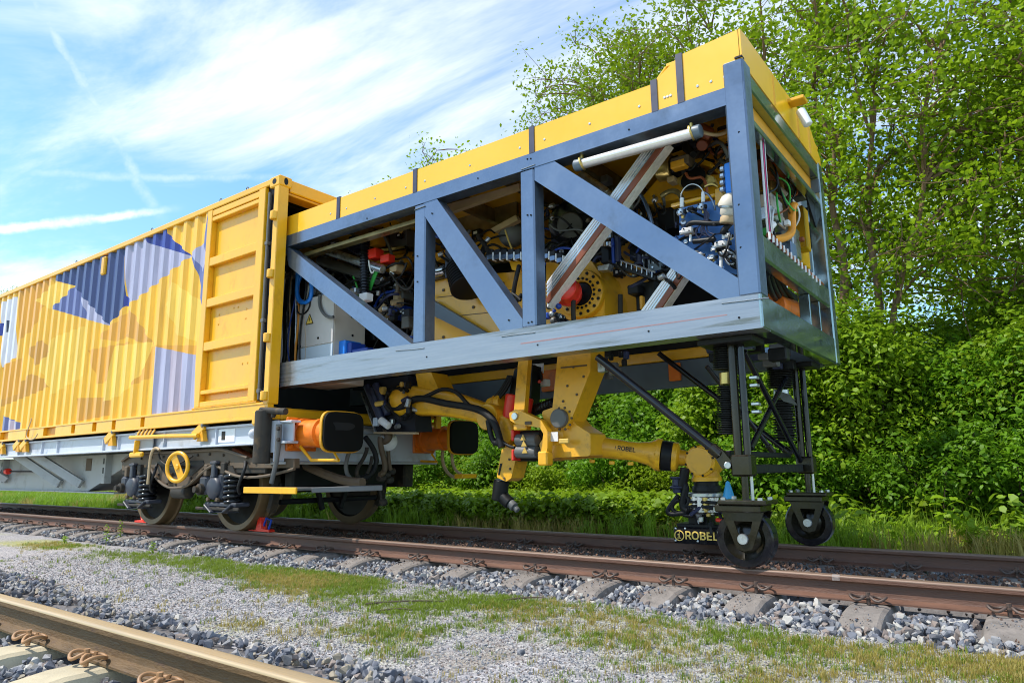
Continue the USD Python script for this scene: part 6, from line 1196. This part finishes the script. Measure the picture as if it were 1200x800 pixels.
wr = part('wrist_hub', MB().add(cyl(wc+[0, -.12, 0], wc+[0, .12, 0], .128, 36, .2), lathe([(0, -.02), (.09, -.02), (.10, .07), (.112, .125), (.122, .135), (.122, .165), (0, .165)], wc+[.0, 0, 0], (0.03, 0, -1), 32)), 'arm_yellow', arm, smooth=40)
part('hub_disc', lathe([(0, .010), (.108, .010), (.114, .0), (0, 0)], wc+[0, -.121, .0], (0, -1, 0), 36), 'arm_yellow', wr, smooth=40)
for k in range(8): a = 2*math.pi*k/8+.2; part('hub_bolt', bolt(wc+[.119*math.cos(a), -.12, .119*math.sin(a)], (0, -1, 0), .010, .01), 'black', wr, smooth=False)
for u, v in ((652, 537), (660, 537), (694, 540), (717, 542), (739, 543)): part('cable_lug', cyl(P(u, v-2, y=.85), P(u, v+2, y=.85), .025, 10), 'arm_yellow', fa)
part('arm_label', box(P(649, 511.5, y=.575), (.085, .006, .08), b=0), 'paper', arm); part('oil_plug', MB().add(box(P(661, 516.5, y=.57), (.10, .02, .04), b=.012)), 'straw', arm)
for k in range(10):
    a = 2*math.pi*k/10; c = P(655.5, 490, y=.575)+[.096*math.cos(a), .05, .096*math.sin(a)]; part('joint_bolt', bolt(c, (0, -1, 0), .012, .012), 'brake_dust', arm, smooth=False)
for k in range(9): a = -1.2+.32*k; part('seam_bolt', bolt(a0+d*.085+.15*(math.cos(a)*s_+math.sin(a)*u_), math.cos(a)*s_+math.sin(a)*u_, .010, .010), 'brake_dust', fa, smooth=False)
part('seam_ring', lathe([(.150, 0), (.159, 0), (.159, .014), (.150, .014)], a0+d*.06, d, 36), 'yellow_dirty', fa, smooth=40)
for u, v in ((672, 430), (665, 452), (660, 470), (684, 441), (676, 462)): part('cover_bolt', bolt(P(u, v, y=.618), (0, -1, 0), .012, .008), 'brake_dust', arm, smooth=False)
part('cover_seam', prism(xz([(657, 430), (688, 427), (687.6, 428.6), (657, 431.6)], .617), (0, .619, 0), (1, 0, 0), (0, 0, 1), .003), 'brake_dust', arm)
# lettering painted on the forearm, wrapped to the cone
def on_forearm(m, t0):
    v, f = arr(m); t, h, z = v[:, 0], v[:, 1], v[:, 2]; s = -np.cross(d, [0, 0, 1.0]); s = nrm(s); s = s if s @ (CAM-a0) > 0 else -s; up_ = np.cross(s, d); up_ = up_ if up_[2] > 0 else -up_
    ang = h/.083 - .05; rad = .0835+z
    return a0 + (t0+t)[:, None]*d + rad[:, None]*(np.cos(ang)[:, None]*s + np.sin(ang)[:, None]*up_), f
part('arm_lettering', on_forearm(meshkit.text_mesh('ROBEL', .036, .003, True), .56), 'bogie', fa, smooth=False)
em = trimesh.creation.annulus(.016, .021, .003, sections=28); em = (np.array(em.vertices)+[-.032, .018, .0015], np.array(em.faces)); part('arm_emblem', on_forearm(em, .56), 'bogie', fa, smooth=False)
# lever, rod, weight cylinders
lv = part('lever', prism(Polygon(xz([(604, 480), (611, 482), (634, 493), (641, 505), (641, 524), (638, 541), (632.5, 541), (636, 520), (637, 507.5), (633, 500.6), (624, 499), (605, 496), (598, 492), (597, 484)], .52)).buffer(-.008).buffer(.012, 6), (0, .60, 0), (1, 0, 0), (0, 0, 1), .08), 'arm_yellow', arm)
part('lever_pin', lathe([(0, .02), (.03, .02), (.034, .012), (.034, 0), (0, 0)], P(604, 487.5, y=.52), (0, -1, 0), 20), 'galv', lv); part('lever_foot', box(P(639, 537, y=.54), (.10, .10, .12), b=.012), 'arm_yellow', lv); part('lever_plug', MB().add(box(P(619, 495.5, y=.515), (.07, .02, .03), b=.01)), 'brake_dust', lv)
part('guide_rod', prism(xz([(608.5, 410), (620, 409), (614, 484), (602, 482)], .60), (0, .66, 0), (1, 0, 0), (0, 0, 1), .06), 'arm_yellow', arm); part('rod_block', box(P(612, 500, y=.62), (.15, .08, .06), b=.01), 'arm_yellow', arm)
part('red_bellow', cyl(P(601, 462, y=.85), P(597, 490, y=.85), .07, 18), 'red', arm); part('red_bellow', cyl(P(617, 466, y=.85), P(613, 488, y=.85), .07, 18), 'red', arm); part('black_shroud', prism(xz([(603, 432), (624, 428), (622, 470), (612, 500), (596, 500), (592, 482)], .95), (0, 1.1, 0), (1, 0, 0), (0, 0, 1), .15), 'black', arm)
mo = part('motor_block', bb(P(603, 518, y=.74)[0], P(634, 518, y=.74)[0], .74, 1.0, P(618, 540, y=.74)[2], P(618, 504, y=.74)[2], .02), 'black', arm)
for v0, v1 in ((511, 520), (526, 533)): 
    c0, c1 = P(606, (v0+v1)/2, y=.68), P(630, (v0+v1)/2, y=.68); part('motor_housing', cyl(c0, c1, .055, 18), 'mid_grey', mo, smooth=50)
for u, v in ((613, 513), (615, 528), (614, 520)): part('motor_sign', prism([(-.03, -.02), (.03, -.02), (0, .035)], P(u, v, y=.62), (1, 0, 0), (0, 0, 1), .004), 'straw', mo)
part('red_guard', MB().add(box(P(604.5, 510, y=.70), (.03, .12, .10), b=.008)), 'red', arm); part('red_guard', box(P(605, 533, y=.70), (.03, .12, .10), b=.008), 'red', arm)
part('hose_sleeve', bellows(P(622, 482, y=.95), P(650, 472, y=.95), .045, .055, 9, 14), 'black_gloss', arm, smooth=40)
for k in range(3): part('arm_hose', tube([P(596+k*2, 440, y=.9), P(588+k*3, 455, y=.9), P(575+k*3, 470, y=.88)], .014, 8, smooth=16), 'black', arm, smooth=60)
# rear arm
arm2 = thing('robot_arm', 'smaller yellow robot arm beside the wagon with black hose and tool pointing down', 'robot arm', P(470, 470, y=.85))
a0, a1 = P(476, 470, y=.80), P(582, 489, y=.90); L2_ = np.linalg.norm(a1-a0)
def rbar(p0, p1, w0, h0, w1, h1, up=(0, 0, 1.0)):
    s, u, dd = frame(np.asarray(p1)-np.asarray(p0), up); a = np.arange(20)*2*np.pi/20; rr = lambda w, h: np.c_[np.sign(np.cos(a))*np.abs(np.cos(a))**.55*w, np.sign(np.sin(a))*np.abs(np.sin(a))**.55*h]
    v, n = [], 9
    for t in np.linspace(0, 1, n):
        q_ = rr(w0+(w1-w0)*t, h0+(h1-h0)*t); c = np.asarray(p0)+(np.asarray(p1)-np.asarray(p0))*t + np.array([0, 0, .05*math.sin(math.pi*t)]); v.append(c+q_[:, :1]*s+q_[:, 1:]*u)
    v = np.vstack(v+[[np.asarray(p0)], [np.asarray(p1)]]); f = []
    for i in range(n-1):
        for j in range(20): f += [(i*20+j, i*20+(j+1) % 20, (i+1)*20+(j+1) % 20), (i*20+j, (i+1)*20+(j+1) % 20, (i+1)*20+j)]
    k = n*20; f += [(k, (j+1) % 20, j) for j in range(20)]+[(k+1, (n-1)*20+j, (n-1)*20+(j+1) % 20) for j in range(20)]
    return v, np.array(f)
part('upper_arm', MB().add(rbar(a0, a1, .13, .17, .10, .095), sphere(a0, .19, 3)), 'arm_yellow', arm2, smooth=50)
part('shoulder_block', prism(Polygon(xz([(487, 438), (505, 436), (514, 456), (508, 466), (492, 464)], .75)).buffer(-.01).buffer(.01), (0, 1.0, 0), (1, 0, 0), (0, 0, 1), .25), 'arm_yellow', arm2)
part('elbow', MB().add(cyl(a1+[0, -.16, 0], a1+[0, .16, 0], .13, 28, .2), cyl(P(577, 480, y=.95), P(592, 474, y=.95), .12, 24)), 'arm_yellow', arm2, smooth=45)
part('elbow_ring', lathe([(.118, 0), (.125, 0), (.125, .03), (.118, .03)], P(584, 477, y=.95), P(592, 474, y=.95)-P(577, 480, y=.95), 24), 'yellow_dirty', arm2)
part('wrist_link', rbar(P(588, 495, y=.88), P(604, 518, y=.85), .10, .11, .09, .10), 'arm_yellow', arm2, smooth=50)
fx = part('forearm', prism(Polygon(xz([(588, 526), (603, 520), (606, 531), (599, 560), (593, 564), (582, 559)], .78)).buffer(-.015).buffer(.015, 4), (0, .98, 0), (1, 0, 0), (0, 0, 1), .20), 'arm_yellow', arm2); part('forearm_slot', prism(xz([(586, 543), (588.5, 542.5), (585.5, 556), (583.5, 556)], .776), (0, .80, 0), (1, 0, 0), (0, 0, 1), .024), 'black', fx)
for u, v in ((597, 538), (598, 549), (591, 560)): part('forearm_screw', bolt(P(u, v, y=.778), (0, -1, 0), .012, .008), 'brake_dust', fx)
tl = part('tool_body', MB().add(cyl(P(588, 562, y=.88), P(585, 586, y=.88), .075, 20), cyl(P(584, 577, y=.88), P(598, 590, y=.88), .06, 16)), 'black', arm2, smooth=50); part('tool_tip', MB().add(cyl(P(598, 589, y=.88), P(603, 594, y=.88), .045, 14), cyl(P(603, 594, y=.88), P(607, 598, y=.88), .028, 12)), 'mid_grey', tl, smooth=50)
for pts, r in [([(454, 476), (475, 474), (489, 467), (520, 472), (555, 478), (575, 490), (585, 512), (588, 524)], .035), ([(489, 467), (508, 460), (520, 456), (535, 460), (545, 470), (560, 480)], .02), ([(572, 492), (575, 508), (580, 518), (587, 516)], .026), ([(558, 478), (574, 487), (582, 500), (584, 520)], .03), ([(481, 473), (480, 485), (474, 490), (464, 486), (458, 478)], .015), ([(452, 468), (458, 458), (470, 455), (478, 458)], .02), ([(588, 516), (596, 522), (603, 524)], .014)]:
    part('arm_hose', tube([P(u, v, y=.66) for u, v in pts], r, 10, smooth=40), 'rubber', arm2, smooth=60)
br_ = part('mount_bracket', prism(xz([(423, 448), (478, 440), (484, 470), (487, 505), (441, 506)], .70), (0, .95, 0), (1, 0, 0), (0, 0, 1), .25), 'dark_panel', arm2)
part('bracket_edge', beam(P(424, 460, y=.69), P(441, 507, y=.69), .012, .03, (0, 1, 0), 0), 'galv', br_); part('bracket_foot', beam(P(440, 507, y=.69), P(489, 507.5, y=.69), .05, .02, (0, 0, 1), 0), 'tan', br_)
for (u0, v0, u1, v1) in [(430, 452, 447, 492), (440, 450, 455, 485), (436, 455, 450, 498)]: part('bracket_cylinder', cyl(P(u0, v0, y=.64), P(u1, v1, y=.64), .04, 14), 'navy', br_, smooth=50)
part('white_sensor', MB().add(cyl(P(446, 492, y=.6), P(456, 499, y=.6), .04, 14)), 'white', br_, smooth=50); part('sensor_clip', box(P(441, 494, y=.62), (.07, .05, .09), b=.01), 'cabinet_low', br_)
q = np.random.default_rng(15)
for i in range(22):
    u, v = q.uniform(448, 482), q.uniform(446, 502); s = q.uniform(.03, .07); c = P(u, v, y=q.uniform(.58, .68)); part('bracket_fitting', box(c, (s, s, s*1.3), b=.01) if i % 2 else cyl(c, c+q.normal(0, .06, 3), s*.4, 10), ['black', 'black', 'galv', 'navy', 'mid_grey', 'straw', 'black'][i % 7], br_)
part('yellow_frame', MB().add(*[bb(P(u0, v0, y=1.3)[0], P(u1, v0, y=1.3)[0], 1.3, 1.38, P(u0, v1, y=1.3)[2], P(u0, v0, y=1.3)[2], .006) for u0, v0, u1, v1 in [(484, 487, 512, 492), (496, 478, 500, 504), (508, 480, 512, 502), (486, 496, 510, 499)]]), 'arm_yellow', arm2)
# ---- tool box on the far rail
tool = thing('rail_tool', 'black boxed rail tool with gold lettering held over the far rail by the big arm', 'rail machine', P(820, 637, y=1.12))
yt = 1.12; bx0, bx1 = P(789.5, 627, y=yt)[0], P(868, 627, y=yt)[0]; z0, z1 = P(800, 636.5, y=yt)[2], P(800, 617.5, y=yt)[2]
tbx = part('tool_housing', bb(bx0, bx1, yt, yt+.46, z0, z1, .008), 'black_gloss', tool); part('housing_lid', bb(bx0+.02, bx1-.02, yt+.02, yt+.44, z1, z1+.03, .006), 'black', tbx)
for u, v in ((803, 619), (833, 620), (792, 633), (792, 619), (818, 634)): part('housing_screw', bolt(P(u, v, y=yt), (0, -1, 0), .010, .006), 'galv', tbx)
o = P(802.5, 631, y=yt-.002); hcap = P(803, 622, y=yt)[2]-P(803, 631, y=yt)[2]; tw = text_width('ROBEL', 1.0); xw = (P(842, 628, y=yt)[0]-o[0])
tm = meshkit.text_mesh('ROBEL', hcap, .004, True); vv = np.array(tm.vertices); vv[:, 0] *= xw/vv[:, 0].max()
part('lettering', (o+vv[:, :1]*[1, 0, 0]+vv[:, 1:2]*[0, 0, 1]-vv[:, 2:]*[0, 1, 0], np.array(tm.faces)), 'gold_text', tbx, smooth=False)
ec_ = P(796, 627, y=yt-.002); er = .043
an = trimesh.creation.annulus(er*.82, er, .004, sections=36); part('emblem', MB().add((np.array(an.vertices)[:, [0, 2, 1]]*[1, -1, 1]+ec_, np.array(an.faces)), *[prism([(a*er, b*er) for a, b in pp], ec_, (1, 0, 0), (0, 0, 1), .004) for pp in ([(-.10, -.35), (.10, -.35), (.10, .35), (-.10, .35)], [(-.34, -.52), (.34, -.52), (.34, -.38), (-.34, -.38)], [(-.10, .12), (-.10, .35), (-.30, .22), (-.30, .10)], [(.02, .42), (.16, .50), (.16, .62), (.02, .60)])]), 'gold_text', tbx, smooth=False)
def tb(nm, u0, v0, u1, v1, y, t, m, par=None, b=.008): return boxp(nm, u0, v0, u1, v1, y, t, m, par or tool, b)
ctl = tb('control_box', 806, 598.5, 828, 615, 1.16, .2, 'black')
for v in (603, 611): tb('control_label', 815.5, v-2.5, 822, v+2.5, 1.157, .004, 'paper', ctl, 0)
tc = P(828, 590, y=1.25)
part('tool_flange', MB().add(lathe([(0, 0), (.115, 0), (.118, .02), (.11, .05), (.10, .05), (.10, .09), (0, .09)], P(828, 576, y=1.2), (0, 0, 1), 32)), 'black', tool, smooth=40)
part('clamp_ring', lathe([(0, 0), (.135, 0), (.142, .008), (.142, .03), (.135, .038), (0, .038)], P(827, 582, y=1.2), (0, 0, 1), 32), 'galv', tool, smooth=40)
part('clamp_ring', lathe([(0, 0), (.125, 0), (.135, .008), (.135, .02), (.125, .028), (0, .028)], P(827, 600, y=1.2), (0, 0, 1), 32), 'galv', tool, smooth=40)
for k in range(7): a = math.pi*(1.12+.76*k/6); c = P(827, 599, y=1.2)+[.115*math.cos(a), .115*math.sin(a), 0]; part('gas_cylinder', cyl(c, c+[0, 0, .13], .024, 14), 'brass' if k % 3 == 1 else 'alu', tool, smooth=50)
part('core', cyl(P(828, 602, y=1.22), P(828, 580, y=1.22), .10, 24), 'galv', tool, smooth=50)
for pts, r in [([(806, 594), (820, 592.5), (838, 593.5), (852, 587)], .013), ([(808, 597), (825, 594), (842, 596), (852, 590)], .012), ([(807, 588), (822, 588), (840, 589)], .014), ([(800, 565), (803, 575), (800, 590), (806, 598)], .03), ([(795, 580), (786, 592), (783, 600), (790, 602), (806, 600)], .02), ([(796, 585), (788, 596), (796, 601), (808, 594)], .018), ([(798, 578), (806, 590), (800, 600), (812, 604)], .016), ([(803, 548), (801, 560), (798, 572)], .04)]:
    part('tool_hose', tube([P(u, v, y=1.08) for u, v in pts], r, 9, smooth=28), 'black', tool, smooth=60)
part('hose_boot', lathe([(0, 0), (.035, 0), (.038, .03), (.062, .04), (.062, .05), (.04, .06), (.038, .11), (.058, .12), (.058, .13), (0, .13)], P(794, 577, y=1.08), (0, 0, 1), 20), 'navy', tool, smooth=40)
for i in range(26):
    u, v = q.uniform(800, 850), q.uniform(579, 615); s = q.uniform(.02, .05); c = P(u, v, y=q.uniform(1.06, 1.16)); part('tool_fitting', box(c, (s, s, s*1.3), b=.006) if i % 2 else cyl(c, c+q.normal(0, .05, 3), s*.4, 10), ['black', 'galv', 'black', 'cabinet_low', 'mid_grey', 'galv', 'navy', 'brass'][i % 8], tool)
tb('red_block', 838, 607, 851, 611.5, 1.10, .08, 'red'); tb('red_block', 847, 599, 852, 610, 1.11, .08, 'red'); part('blue_cone', lathe([(0, .14), (.015, .13), (.05, 0), (0, 0)], P(854, 584, y=1.08), (0, 0, 1), 18), 'clear_blue', tool, smooth=50)
